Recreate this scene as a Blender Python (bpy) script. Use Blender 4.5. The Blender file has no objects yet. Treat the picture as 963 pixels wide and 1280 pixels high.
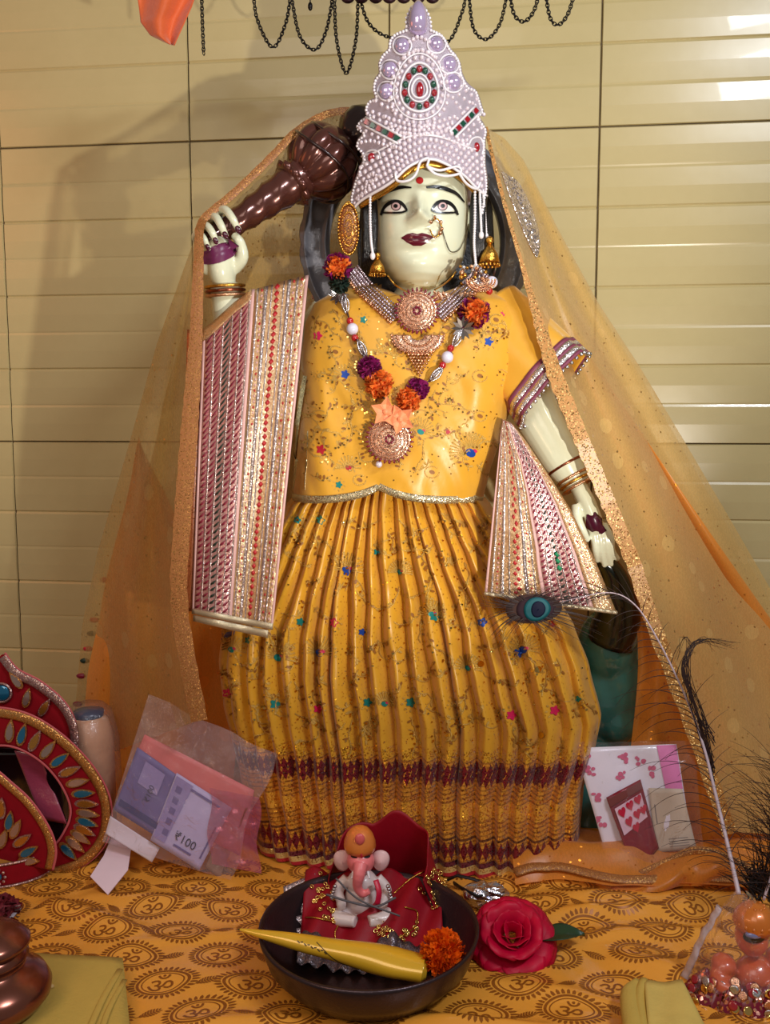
import bpy, bmesh, math, random
from math import sin, cos, pi, tan, atan2, sqrt, exp, radians, floor
from mathutils import Vector, Matrix, noise
from mathutils.bvhtree import BVHTree

random.seed(7)
SC = bpy.context.scene
COL = SC.collection
R = random.random

# ------------------------------------------------------------------ camera
F = 1150.0
CAM = Vector((0.0, -1.15, 0.62))
TH = radians(6.0)
cd = bpy.data.cameras.new('camera')
cam = bpy.data.objects.new('camera', cd); COL.objects.link(cam)
cam.location = CAM
cam.rotation_euler = (pi/2 - TH, 0, 0)
cd.sensor_fit = 'VERTICAL'; cd.sensor_height = 36.0; cd.lens = 36.0*F/1280.0
cd.clip_start = 0.02
SC.camera = cam
FW = Vector((0, cos(TH), -sin(TH))); UP = Vector((0, sin(TH), cos(TH)))

def ray(px, py):
    return FW + Vector((1, 0, 0))*((px-481.5)/F) + UP*((640-py)/F)
def P(px, py, Y):
    d = ray(px, py); return CAM + d*((Y-CAM.y)/d.y)
def PZ(px, py, z):
    d = ray(px, py); return CAM + d*((z-CAM.z)/d.z)

# ------------------------------------------------------------------ world, lights, exposure
def srgb(r, g, b, a=1.0):
    f = lambda c: (c/12.92 if c <= 0.04045 else ((c+0.055)/1.055)**2.4)
    return (f(r/255), f(g/255), f(b/255), a)

w = bpy.data.worlds.new('world'); SC.world = w; w.use_nodes = True
w.node_tree.nodes['Background'].inputs[0].default_value = (0.80, 0.72, 0.62, 1)
w.node_tree.nodes['Background'].inputs[1].default_value = 0.22
def area(name, loc, to, sx, sy, power, col):
    l = bpy.data.lights.new(name, 'AREA'); l.shape = 'RECTANGLE'; l.size = sx; l.size_y = sy
    l.energy = power; l.color = col
    o = bpy.data.objects.new(name, l); COL.objects.link(o); o.location = loc
    o.rotation_euler = (Vector(to)-Vector(loc)).to_track_quat('-Z', 'Y').to_euler(); return o
def point(name, loc, r, power, col):
    l = bpy.data.lights.new(name, 'POINT'); l.shadow_soft_size = r; l.energy = power; l.color = col
    o = bpy.data.objects.new(name, l); COL.objects.link(o); o.location = loc; return o
area('ceiling_tube_light', (0.92, -1.25, 1.78), (0.1, 0.2, 0.6), 0.50, 0.14, 19, (0.88, 0.93, 1.0))
sl_ = bpy.data.lights.new('low_side_lamp', 'SPOT'); sl_.energy = 50; sl_.color = (1.0, 0.93, 0.82); sl_.shadow_soft_size = 0.015; sl_.spot_size = radians(62); sl_.spot_blend = 0.8
so_ = bpy.data.objects.new('low_side_lamp', sl_); COL.objects.link(so_); so_.location = (0.56, -1.02, 0.39)
so_.rotation_euler = (Vector((-0.05, 0.25, 0.92))-so_.location).to_track_quat('-Z', 'Y').to_euler()
area('room_fill', (-0.5, -1.6, 1.5), (0, 0.2, 0.5), 1.0, 0.8, 8, (1.0, 0.89, 0.78))
point('orange_side_fill', (-1.15, 0.05, 1.15), 0.25, 4.0, (1.0, 0.28, 0.08))  # added light, stands in for the orange tint of a cloth out of view
point('orange_low_fill', (-0.55, -0.75, 0.55), 0.10, 2.4, (1.0, 0.58, 0.32))  # added warm fill to brighten the altar from the left, no real lamp
SC.view_settings.view_transform = 'Standard'
SC.view_settings.look = 'None'
SC.view_settings.gamma = 1.0
SC.view_settings.use_curve_mapping = False
SC.view_settings.exposure = 0.0

# ------------------------------------------------------------------ material helpers
MATS = {}
def base(name):
    m = bpy.data.materials.new(name); m.use_nodes = True
    return m, m.node_tree, m.node_tree.nodes['Principled BSDF']
def setin(n, k, v):
    if k in n.inputs: n.inputs[k].default_value = v
def nd(nt, typ, **kw):
    n = nt.nodes.new(typ)
    for k, v in kw.items(): setattr(n, k, v)
    return n
def lk(nt, a, b): nt.links.new(a, b)
def mth(nt, op, a, b=None, c=None):
    n = nd(nt, 'ShaderNodeMath', operation=op)
    for i, v in enumerate((a, b, c)):
        if v is None: continue
        if isinstance(v, (int, float)): n.inputs[i].default_value = v
        else: lk(nt, v, n.inputs[i])
    return n.outputs[0]
def mixc(nt, f, a, b):
    n = nd(nt, 'ShaderNodeMix', data_type='RGBA')
    for i, v in ((0, f), (6, a), (7, b)):
        if isinstance(v, (int, float)): n.inputs[i].default_value = v
        elif isinstance(v, tuple): n.inputs[i].default_value = v
        else: lk(nt, v, n.inputs[i])
    return n.outputs[2]
def coord(nt, which='Object', scale=None):
    tc = nd(nt, 'ShaderNodeTexCoord')
    if scale is None: return tc.outputs[which]
    mp = nd(nt, 'ShaderNodeMapping'); mp.inputs['Scale'].default_value = scale
    lk(nt, tc.outputs[which], mp.inputs[0]); return mp.outputs[0]
def ntex(nt, vec, scale, detail=3):
    n = nd(nt, 'ShaderNodeTexNoise'); n.inputs['Scale'].default_value = scale; n.inputs['Detail'].default_value = detail
    lk(nt, vec, n.inputs['Vector']); return n.outputs[0]

def M(name, col, rough=0.5, metal=0.0, spec=0.5, var=0.15, vscale=40, bump=0.0, bscale=200, coat=0.0, sheen=0.0, trans=0.0, alpha=1.0, emis=None):
    """plain procedural material: colour with a little noise variation and optional noise bump"""
    if name in MATS: return MATS[name]
    m, nt, b = base(name)
    c = srgb(*col)
    vec = coord(nt)
    n = ntex(nt, vec, vscale)
    dark = tuple(x*(1-var) for x in c[:3])+(1,)
    lite = tuple(min(1, x*(1+var)) for x in c[:3])+(1,)
    lk(nt, mixc(nt, n, dark, lite), b.inputs['Base Color'])
    setin(b, 'Roughness', rough); setin(b, 'Metallic', metal); setin(b, 'Specular IOR Level', spec)
    setin(b, 'Coat Weight', coat); setin(b, 'Coat Roughness', 0.08)
    setin(b, 'Sheen Weight', sheen); setin(b, 'Transmission Weight', trans); setin(b, 'Alpha', alpha)
    if bump:
        bp = nd(nt, 'ShaderNodeBump'); bp.inputs['Strength'].default_value = bump; bp.inputs['Distance'].default_value = 0.002
        lk(nt, ntex(nt, vec, bscale, 4), bp.inputs['Height']); lk(nt, bp.outputs[0], b.inputs['Normal'])
    MATS[name] = m; return m

def GL(name, col, col2, scale=900, density=0.5, rough=0.25, tilt=0.9, metal=1.0, vec=None):
    """glitter: tiny flat metallic cells tilted at random over a matt ground"""
    if name in MATS: return MATS[name]
    m, nt, b = base(name)
    v = coord(nt)
    vo = nd(nt, 'ShaderNodeTexVoronoi'); vo.inputs['Scale'].default_value = scale; lk(nt, v, vo.inputs['Vector'])
    sp = nd(nt, 'ShaderNodeSeparateColor'); lk(nt, vo.outputs['Color'], sp.inputs[0])
    mask = mth(nt, 'LESS_THAN', sp.outputs[0], density)
    lk(nt, mixc(nt, mask, srgb(*col), srgb(*col2)), b.inputs['Base Color'])
    lk(nt, mth(nt, 'MULTIPLY', mask, metal), b.inputs['Metallic'])
    setin(b, 'Roughness', rough)
    g = nd(nt, 'ShaderNodeNewGeometry')
    sub = nd(nt, 'ShaderNodeVectorMath', operation='SUBTRACT'); lk(nt, vo.outputs['Color'], sub.inputs[0]); sub.inputs[1].default_value = (.5, .5, .5)
    sc = nd(nt, 'ShaderNodeVectorMath', operation='SCALE'); lk(nt, sub.outputs[0], sc.inputs[0])
    lk(nt, mth(nt, 'MULTIPLY', mask, tilt), sc.inputs['Scale'])
    ad = nd(nt, 'ShaderNodeVectorMath', operation='ADD'); lk(nt, g.outputs['Normal'], ad.inputs[0]); lk(nt, sc.outputs[0], ad.inputs[1])
    no = nd(nt, 'ShaderNodeVectorMath', operation='NORMALIZE'); lk(nt, ad.outputs[0], no.inputs[0])
    lk(nt, no.outputs[0], b.inputs['Normal'])
    MATS[name] = m; return m

def SHEER(name, col, dens=0.5, dots=True, lace=0.0, glit=True):
    """see-through woven net with denser dots; light passes through the rest"""
    if name in MATS: return MATS[name]
    m, nt, b = base(name)
    out = nt.nodes['Material Output']
    v = coord(nt)
    setin(b, 'Base Color', srgb(*col)); setin(b, 'Roughness', 0.35); setin(b, 'Sheen Weight', 0.3)
    tr = nd(nt, 'ShaderNodeBsdfTransparent'); tr.inputs[0].default_value = (1, 0.95, 0.82, 1)
    tl = nd(nt, 'ShaderNodeBsdfTranslucent'); tl.inputs[0].default_value = srgb(*col)
    a1 = nd(nt, 'ShaderNodeMixShader'); a1.inputs[0].default_value = 0.35
    lk(nt, b.outputs[0], a1.inputs[1]); lk(nt, tl.outputs[0], a1.inputs[2])
    d = mth(nt, 'MULTIPLY_ADD', ntex(nt, v, 9), 0.35, dens-0.17)
    if dots:
        vo = nd(nt, 'ShaderNodeTexVoronoi'); vo.inputs['Scale'].default_value = 22; vo.inputs['Randomness'].default_value = 0.8; lk(nt, v, vo.inputs['Vector'])
        sp = nd(nt, 'ShaderNodeSeparateColor'); lk(nt, vo.outputs['Color'], sp.inputs[0])
        dm = mth(nt, 'MULTIPLY', mth(nt, 'LESS_THAN', vo.outputs['Distance'], 0.26), mth(nt, 'LESS_THAN', sp.outputs[0], 0.5))
        d = mth(nt, 'MULTIPLY_ADD', dm, 0.20, d)
    if lace:
        wv = nd(nt, 'ShaderNodeTexWave'); wv.inputs['Scale'].default_value = 60; wv.inputs['Distortion'].default_value = 9; wv.inputs['Detail'].default_value = 1.5
        wv.inputs['Detail Scale'].default_value = 3
        lk(nt, v, wv.inputs['Vector'])
        d = mth(nt, 'MULTIPLY_ADD', mth(nt, 'GREATER_THAN', wv.outputs['Fac'], 0.62), lace, d)
    if glit:
        vg = nd(nt, 'ShaderNodeTexVoronoi'); vg.inputs['Scale'].default_value = 420; lk(nt, v, vg.inputs['Vector'])
        sg = nd(nt, 'ShaderNodeSeparateColor'); lk(nt, vg.outputs['Color'], sg.inputs[0])
        gm = mth(nt, 'GREATER_THAN', sg.outputs[0], 0.988)
        lk(nt, gm, b.inputs['Metallic'])
        g = nd(nt, 'ShaderNodeNewGeometry')
        sub = nd(nt, 'ShaderNodeVectorMath', operation='SUBTRACT'); lk(nt, vg.outputs['Color'], sub.inputs[0]); sub.inputs[1].default_value = (.9, .5, .5)
        sc = nd(nt, 'ShaderNodeVectorMath', operation='SCALE'); lk(nt, sub.outputs[0], sc.inputs[0]); lk(nt, mth(nt, 'MULTIPLY', gm, 0.8), sc.inputs['Scale'])
        ad = nd(nt, 'ShaderNodeVectorMath', operation='ADD'); lk(nt, g.outputs['Normal'], ad.inputs[0]); lk(nt, sc.outputs[0], ad.inputs[1])
        no = nd(nt, 'ShaderNodeVectorMath', operation='NORMALIZE'); lk(nt, ad.outputs[0], no.inputs[0]); lk(nt, no.outputs[0], b.inputs['Normal'])
        d = mth(nt, 'MAXIMUM', d, gm)
    dn = nt.nodes.new('ShaderNodeClamp'); lk(nt, d, dn.inputs[0])
    mx = nd(nt, 'ShaderNodeMixShader'); lk(nt, dn.outputs[0], mx.inputs[0]); lk(nt, tr.outputs[0], mx.inputs[1]); lk(nt, a1.outputs[0], mx.inputs[2])
    lk(nt, mx.outputs[0], out.inputs[0])
    MATS[name] = m; return m

def FILM(name, tint=(1, .97, 1), dens=0.05, crinkle=1.0):
    """thin clear crinkled plastic film"""
    if name in MATS: return MATS[name]
    m, nt, b = base(name); out = nt.nodes['Material Output']
    v = coord(nt)
    gl = nd(nt, 'ShaderNodeBsdfGlossy'); gl.inputs['Roughness'].default_value = 0.12
    tr = nd(nt, 'ShaderNodeBsdfTransparent'); tr.inputs[0].default_value = tint+(1,)
    df = nd(nt, 'ShaderNodeBsdfDiffuse'); df.inputs[0].default_value = (0.75, 0.70, 0.75, 1)
    bp = nd(nt, 'ShaderNodeBump'); bp.inputs['Strength'].default_value = crinkle; bp.inputs['Distance'].default_value = 0.004
    nz = nd(nt, 'ShaderNodeTexNoise'); nz.inputs['Scale'].default_value = 45; nz.inputs['Detail'].default_value = 5; nz.inputs['Distortion'].default_value = 1.5
    lk(nt, v, nz.inputs['Vector']); lk(nt, nz.outputs[0], bp.inputs['Height']); lk(nt, bp.outputs[0], gl.inputs['Normal'])
    lw = nd(nt, 'ShaderNodeLayerWeight'); lw.inputs[0].default_value = 0.25; lk(nt, bp.outputs[0], lw.inputs['Normal'])
    m1 = nd(nt, 'ShaderNodeMixShader'); m1.inputs[0].default_value = dens; lk(nt, tr.outputs[0], m1.inputs[1]); lk(nt, df.outputs[0], m1.inputs[2])
    fac = mth(nt, 'MULTIPLY_ADD', lw.outputs['Fresnel'], 0.42, 0.015)
    m2 = nd(nt, 'ShaderNodeMixShader'); lk(nt, fac, m2.inputs[0]); lk(nt, m1.outputs[0], m2.inputs[1]); lk(nt, gl.outputs[0], m2.inputs[2])
    lk(nt, m2.outputs[0], out.inputs[0])
    MATS[name] = m; return m

# ------------------------------------------------------------------ mesh builder
def cross_frame(t):
    t = t.normalized(); a = Vector((0, 0, 1)) if abs(t.z) < 0.9 else Vector((1, 0, 0))
    n = t.cross(a).normalized(); return n, t.cross(n).normalized()
def catmull(pts, n):
    pts = [Vector(p) for p in pts]; out = []
    if len(pts) < 3:
        return [pts[0].lerp(pts[-1], i/(n-1)) for i in range(n)]
    q = [pts[0]*2-pts[1]]+pts+[pts[-1]*2-pts[-2]]
    m = len(pts)-1
    for i in range(n):
        s = i/(n-1)*m; k = min(int(s), m-1); t = s-k
        a, b, c, d = q[k:k+4]
        out.append(0.5*((2*b)+(c-a)*t+(2*a-5*b+4*c-d)*t*t+(3*b-a-3*c+d)*t**3))
    return out
def interp(tab, x, k=1):
    if x <= tab[0][0]: return tab[0][k]
    for a, b in zip(tab, tab[1:]):
        if x <= b[0]:
            t = (x-a[0])/(b[0]-a[0]); t = t*t*(3-2*t)*0.35+t*0.65
            return a[k]+(b[k]-a[k])*t
    return tab[-1][k]
def fbm(x, y, z=0.0): return noise.noise(Vector((x, y, z)))+0.5*noise.noise(Vector((2*x+5, 2*y, 2*z)))

class MB:
    def __init__(s): s.v = []; s.f = []; s.m = []; s.uv = {}; s.mi = 0
    def face(s, idx): s.f.append(tuple(idx)); s.m.append(s.mi)
    def add(s, vs, fs):
        o = len(s.v); s.v += [Vector(v) for v in vs]
        for f in fs: s.face([o+i for i in f])
        return s
    def grid(s, fn, nu, nv, cu=False, cv=False, uv=False):
        """fn(u,v)->Vector; nu x nv cells"""
        o = len(s.v); U = nu if cu else nu+1; V = nv if cv else nv+1
        for j in range(V):
            for i in range(U): s.v.append(Vector(fn(i/nu, j/nv)))
        for j in range(nv):
            for i in range(nu):
                a = o+j*U+i; b = o+j*U+(i+1) % U if cu else a+1
                jn = (j+1) % V if cv else j+1
                c = o+jn*U+((i+1) % U if cu else i+1); d = o+jn*U+i
                if uv: s.uv[len(s.f)] = ((i/nu, j/nv), ((i+1)/nu, j/nv), ((i+1)/nu, (j+1)/nv), (i/nu, (j+1)/nv))
                s.face((a, b, c, d))
        return s
    def sphere(s, c, r, seg=12, ring=8, rot=None):
        c = Vector(c); rr = Vector(r) if hasattr(r, '__len__') else Vector((r, r, r))
        o = len(s.v)
        def tp(p):
            p = Vector((p.x*rr.x, p.y*rr.y, p.z*rr.z))
            if rot: p = rot @ p
            return c+p
        s.v.append(tp(Vector((0, 0, 1))))
        for j in range(1, ring):
            a = pi*j/ring
            for i in range(seg):
                b = 2*pi*i/seg; s.v.append(tp(Vector((sin(a)*cos(b), sin(a)*sin(b), cos(a)))))
        s.v.append(tp(Vector((0, 0, -1)))); e = len(s.v)-1
        for i in range(seg): s.face((o, o+1+i, o+1+(i+1) % seg)); s.face((e, e-seg+(i+1) % seg, e-seg+i))
        for j in range(ring-2):
            for i in range(seg):
                a = o+1+j*seg+i; b = o+1+j*seg+(i+1) % seg; s.face((a, a+seg, b+seg, b))
        return s
    def tube(s, pts, r, seg=8, n=None, cap=True, closed=False, flat=1.0, normal=None):
        """tube along pts; r number, list or fn(t); flat squashes along the frame's second axis"""
        pts = catmull(pts, n) if n else [Vector(p) for p in pts]
        N = len(pts); o = len(s.v); prev = None
        for i, p in enumerate(pts):
            if closed: t = pts[(i+1) % N]-pts[i-1]
            else: t = pts[min(i+1, N-1)]-pts[max(i-1, 0)]
            if t.length < 1e-9: t = Vector((0, 0, 1))
            t.normalize()
            if normal is not None:
                b = (Vector(normal)-t*Vector(normal).dot(t)).normalized(); a = b.cross(t).normalized()
            elif prev is None: a, b = cross_frame(t)
            else:
                a = (prev-t*prev.dot(t)); a = a.normalized() if a.length > 1e-6 else cross_frame(t)[0]; b = t.cross(a)
            prev = a
            q = i/max(1, N-1)
            rr = r(q) if callable(r) else (interp([(k/(len(r)-1), x) for k, x in enumerate(r)], q) if hasattr(r, '__len__') else r)
            for k in range(seg):
                g = 2*pi*k/seg; s.v.append(p+a*(cos(g)*rr)+b*(sin(g)*rr*flat))
        for i in range(N if closed else N-1):
            for k in range(seg):
                k2 = (k+1) % seg; i2 = (i+1) % N
                s.face((o+i*seg+k, o+i*seg+k2, o+i2*seg+k2, o+i2*seg+k))
        if cap and not closed:
            s.face([o+k for k in reversed(range(seg))]); s.face([o+(N-1)*seg+k for k in range(seg)])
        return s
    def lathe(s, prof, c, axis=(0, 0, 1), seg=32, mod=None):
        """prof [(r,h)] around axis at c; mod(theta,k)->radius factor"""
        ax = Vector(axis).normalized(); a, b = cross_frame(ax); c = Vector(c); o = len(s.v)
        for k, (r, h) in enumerate(prof):
            for i in range(seg):
                g = 2*pi*i/seg; q = r*(mod(g, k/(len(prof)-1)) if mod else 1)
                s.v.append(c+ax*h+a*(cos(g)*q)+b*(sin(g)*q))
        for k in range(len(prof)-1):
            for i in range(seg):
                j = (i+1) % seg; s.face((o+k*seg+i, o+k*seg+j, o+(k+1)*seg+j, o+(k+1)*seg+i))
        s.face([o+i for i in reversed(range(seg))]); e = o+(len(prof)-1)*seg; s.face([e+i for i in range(seg)])
        return s
    def torus(s, c, R1, r, ax1, ax2, seg=24, rs=6, sx=1.0):
        c = Vector(c); ax1 = Vector(ax1).normalized(); ax2 = Vector(ax2).normalized()
        pts = [c+ax1*(cos(2*pi*i/seg)*R1*sx)+ax2*(sin(2*pi*i/seg)*R1) for i in range(seg)]
        return s.tube(pts, r, rs, closed=True)
    def slab(s, poly, thick, nrm, bevel=0.0):
        """flat polygon (3D pts, roughly planar, star-shaped) given a thickness along nrm"""
        nrm = Vector(nrm).normalized(); poly = [Vector(p) for p in poly]; n = len(poly)
        c = sum(poly, Vector())/n
        o = len(s.v)
        rings = [(1.0, 0.0), (1.0, thick-bevel), (1-bevel*0+0.0, thick)] if not bevel else [(1.0, 0.0), (1.0, thick-bevel), (0.94, thick)]
        for k, h in rings:
            for p in poly: s.v.append(c+(p-c)*k+nrm*h)
        for j in range(len(rings)-1):
            for i in range(n):
                i2 = (i+1) % n; s.face((o+j*n+i, o+j*n+i2, o+(j+1)*n+i2, o+(j+1)*n+i))
        s.v.append(c); s.v.append(c+nrm*thick); a = len(s.v)-2
        e = o+(len(rings)-1)*n
        for i in range(n):
            i2 = (i+1) % n; s.face((a, o+i2, o+i)); s.face((a+1, e+i, e+i2))
        return s
    def box(s, c, d, rot=None):
        c = Vector(c); vs = []
        for z in (-1, 1):
            for y in (-1, 1):
                for x in (-1, 1):
                    p = Vector((x*d[0]/2, y*d[1]/2, z*d[2]/2))
                    if rot: p = rot @ p
                    vs.append(c+p)
        return s.add(vs, [(0, 2, 3, 1), (4, 5, 7, 6), (0, 1, 5, 4), (2, 6, 7, 3), (0, 4, 6, 2), (1, 3, 7, 5)])
    def bvh(s): return BVHTree.FromPolygons([tuple(v) for v in s.v], s.f)
    def center(s):
        n = len(s.v); lo = Vector([min(v[i] for v in s.v) for i in range(3)]); hi = Vector([max(v[i] for v in s.v) for i in range(3)])
        return Vector(((lo.x+hi.x)/2, (lo.y+hi.y)/2, lo.z))
    def build(s, name, mats, parent=None, smooth=True, solid=0.0):
        if not isinstance(mats, (list, tuple)): mats = [mats]
        me = bpy.data.meshes.new(name)
        if parent is None: org = s.center()
        else:
            org = parent['_o'] if '_o' in parent else parent.location; org = Vector(org)
        me.from_pydata([tuple(v-org) for v in s.v], [], s.f)
        for m in mats: me.materials.append(m)
        if len(mats) > 1: me.polygons.foreach_set('material_index', s.m)
        if smooth: me.polygons.foreach_set('use_smooth', [True]*len(me.polygons))
        if s.uv:
            ul = me.uv_layers.new(name='UVMap')
            for fi, q in s.uv.items():
                p = me.polygons[fi]
                for k, li in enumerate(p.loop_indices): ul.data[li].uv = q[k]
        me.update(); me.validate()
        o = bpy.data.objects.new(name, me); COL.objects.link(o)
        if solid:
            md = o.modifiers.new('thickness', 'SOLIDIFY'); md.thickness = solid; md.offset = 0
        if parent is None: o.location = org
        else: o.parent = parent
        o['_o'] = tuple(org)
        return o

def tag(o, label, cat, group=None, kind=None):
    if label: o['label'] = label
    if cat: o['category'] = cat
    if group: o['group'] = group
    if kind: o['kind'] = kind
    return o
def thing(name, label, cat, loc, group=None, kind=None):
    o = bpy.data.objects.new(name, None); COL.objects.link(o); o.location = Vector(loc); o.empty_display_size = 0.02
    o['_o'] = tuple(Vector(loc)); return tag(o, label, cat, group, kind)
def struct(o): o['kind'] = 'structure'; return o

MISS = [0]
def hit(px, py, bvh, off=0.0, fb=0.06, snap=False):
    """where the view ray through (px,py) meets a built surface, pushed off along the surface's normal"""
    d = ray(px, py).normalized(); l, n, i, t = bvh.ray_cast(CAM, d)
    if l is None and not snap: return P(px, py, fb), Vector((0, -1, 0))
    if l is None:
        q = P(px, py, fb); l, n, i, t = bvh.find_nearest(q)
        if t > .04: MISS[0] += 1; return q, Vector((0, -1, 0))
        return l+Vector((0, -off, 0)), Vector((0, -1, 0))
    if n.dot(d) > 0: n = -n
    return l+n*off, n
def blob(mb, cx, cy, pts, bvh, off=0.0008, rings=2):
    """star-shaped painted or embroidered patch following the surface; pts are pixel offsets around (cx,cy)"""
    o = len(mb.v); n = len(pts); m0_ = MISS[0]
    mb.v.append(hit(cx, cy, bvh, off, snap=True)[0])
    for r in range(1, rings+1):
        for (dx, dy) in pts: mb.v.append(hit(cx+dx*r/rings, cy+dy*r/rings, bvh, off, snap=True)[0])
    if MISS[0] > m0_: del mb.v[o:]; return
    for i in range(n):
        j = (i+1) % n; mb.face((o, o+1+j, o+1+i))
        for r in range(rings-1):
            a = o+1+r*n; mb.face((a+i, a+j, a+n+j, a+n+i))
def stroke(mb, pts, wd, bvh, off=0.0008, n=12):
    """ribbon of pixel width wd (number or fn) along pixel points, following the surface"""
    c = catmull([(x, y, 0) for x, y in pts], n); o = len(mb.v); m0_ = MISS[0]
    for i, p in enumerate(c):
        t = (c[min(i+1, n-1)]-c[max(0, i-1)]); t = t.normalized() if t.length > 1e-6 else Vector((1, 0, 0)); q = Vector((-t.y, t.x, 0))
        w = (wd(i/(n-1)) if callable(wd) else wd)/2
        for k in (-1, 0, 1): mb.v.append(hit(p.x+q.x*w*k, p.y+q.y*w*k, bvh, off, snap=True)[0])
    if MISS[0] > m0_: del mb.v[o:]; return
    for i in range(n-1):
        for k in (0, 1):
            a = o+i*3+k; mb.face((a, a+1, a+4, a+3))
def ell(a, b, rot=0.0, n=14, pw=1.0):
    return [(cos(t)*a*cos(rot)-sin(t)*b*sin(rot), cos(t)*a*sin(rot)+sin(t)*b*cos(rot)) for t in [2*pi*i/n for i in range(n)]]

def glyph(s):
    c = bpy.data.curves.new('t', 'FONT'); c.body = s; c.resolution_u = 3
    o = bpy.data.objects.new('t', c); COL.objects.link(o); bpy.context.view_layer.update()
    me = o.to_mesh(); vs = [(v.co.x, v.co.y) for v in me.vertices]; fs = [tuple(p.vertices) for p in me.polygons]
    o.to_mesh_clear(); bpy.data.objects.remove(o); bpy.data.curves.remove(c)
    return vs, fs

# shared materials
GOLD = M('gold', (214, 160, 70), 0.25, 1.0, var=0.1, bump=0.3, bscale=600)
ROSEGOLD = M('rose_gold', (222, 168, 132), 0.25, 1.0, var=0.15, bump=0.4, bscale=800)
SILVER = M('silver', (205, 200, 205), 0.22, 1.0, var=0.1, bump=0.3, bscale=600)
PEARL = M('pearl', (226, 212, 222), 0.18, 0.15, coat=0.8, var=0.08)
WHITEBEAD = M('white_bead', (238, 232, 238), 0.25, 0.0, coat=0.5, var=0.05)
RUBY = M('ruby_glass', (150, 8, 28), 0.12, 0.0, coat=1.0, var=0.1)
EMERALD = M('emerald_glass', (8, 70, 52), 0.12, 0.0, coat=1.0, var=0.1)
MARBLE = M('painted_marble', (222, 224, 196), 0.22, coat=0.35, var=0.05, vscale=12)
BLACK = M('black_paint', (14, 12, 14), 0.3, coat=0.3)
# ================================================================== the setting
WA = radians(6.8); WS = Vector((cos(WA), -sin(WA), 0)); WN = Vector((-sin(WA), -cos(WA), 0)); W0 = Vector((0, 0.43, 0))
def wallpt(s, z, off=0.0): return W0+WS*s+Vector((0, 0, z))+WN*off
def wall_from_px(px, py):
    d = ray(px, py); t = (W0-CAM).dot(WN)/d.dot(WN); q = CAM+d*t; return (q-W0).dot(WS), q.z
tile_m = None
def wall_mat():
    m, nt, b = base('glazed_cream_tile')
    v = coord(nt)
    n = ntex(nt, v, 3.0); n2 = ntex(nt, v, 60)
    c = mixc(nt, n, srgb(188, 171, 120), srgb(203, 186, 136)); c = mixc(nt, mth(nt, 'MULTIPLY', n2, 0.12), c, srgb(150, 128, 80))
    lk(nt, c, b.inputs['Base Color']); setin(b, 'Roughness', 0.27); setin(b, 'Coat Weight', 0.12)
    bp = nd(nt, 'ShaderNodeBump'); bp.inputs['Strength'].default_value = 0.12; bp.inputs['Distance'].default_value = 0.003
    lk(nt, ntex(nt, v, 14, 2), bp.inputs['Height']); lk(nt, bp.outputs[0], b.inputs['Normal'])
    return m
TILE = wall_mat(); GROUT = M('dark_grout', (84, 66, 40), 0.8)
sA, zA = wall_from_px(750, 158); sB, zB = wall_from_px(237, 182); _, zC = wall_from_px(900, 555)
TH_ = zA-zC; TW = (sA-sB)/2; PL = TH_/8
mb = MB(); mb.mi = 1
mb.add([wallpt(-1.6, -0.9, -0.004), wallpt(1.6, -0.9, -0.004), wallpt(1.6, 2.2, -0.004), wallpt(-1.6, 2.2, -0.004)], [(0, 1, 2, 3)])
mb.add([wallpt(-1.6, -0.9, -0.06), wallpt(1.6, -0.9, -0.06), wallpt(1.6, 2.2, -0.06), wallpt(-1.6, 2.2, -0.06)], [(3, 2, 1, 0)])
mb.mi = 0
for r in range(-2, 3):
    zt = zA+r*TH_
    shift = 0.0
    for c in range(-5, 5):
        s0 = sA+c*TW+shift; s1 = s0+TW; g = 0.0009
        zz = []
        for k in range(8):
            a = zt-TH_+k*PL; dp = 0.0030 if k % 2 == 0 else 0.0013
            if k == 0: zz += [(a+g, -0.003), (a+g+0.001, -0.0005)]
            else: zz += [(a+0.001, -dp), (a+0.0035, -0.0006)]
            zz += [(a+PL*0.5, 0.0006)]
            zz += [(a+PL-0.0030, 0.0)]
        zz += [(zt-g, -0.003)]
        xs = [(s0+g, -0.003), (s0+g+0.0012, 0), (s1-g-0.0012, 0), (s1-g, -0.003)]
        o = len(mb.v)
        for (z, d) in zz:
            for (s, e) in xs: mb.v.append(wallpt(s, z, d+e))
        for j in range(len(zz)-1):
            for i in range(3): a = o+j*4+i; mb.face((a, a+1, a+5, a+4))
wall = struct(mb.build('wall_back', [TILE, GROUT], None, smooth=False))
mb = MB(); mb.box((0, -0.8, -0.92), (3.4, 3.2, 0.04)); struct(mb.build('floor', M('floor_tile', (150, 130, 105), 0.4)))

# altar block under the cloth
mb = MB(); mb.box((0, 0.025, -0.452), (1.5, 0.70, 0.896), Matrix.Rotation(-WA, 3, 'Z')); tag(mb.build('altar_table', M('altar_wood', (110, 70, 40), 0.5), smooth=False), 'wooden altar table hidden under the orange om cloth', 'table')

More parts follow.
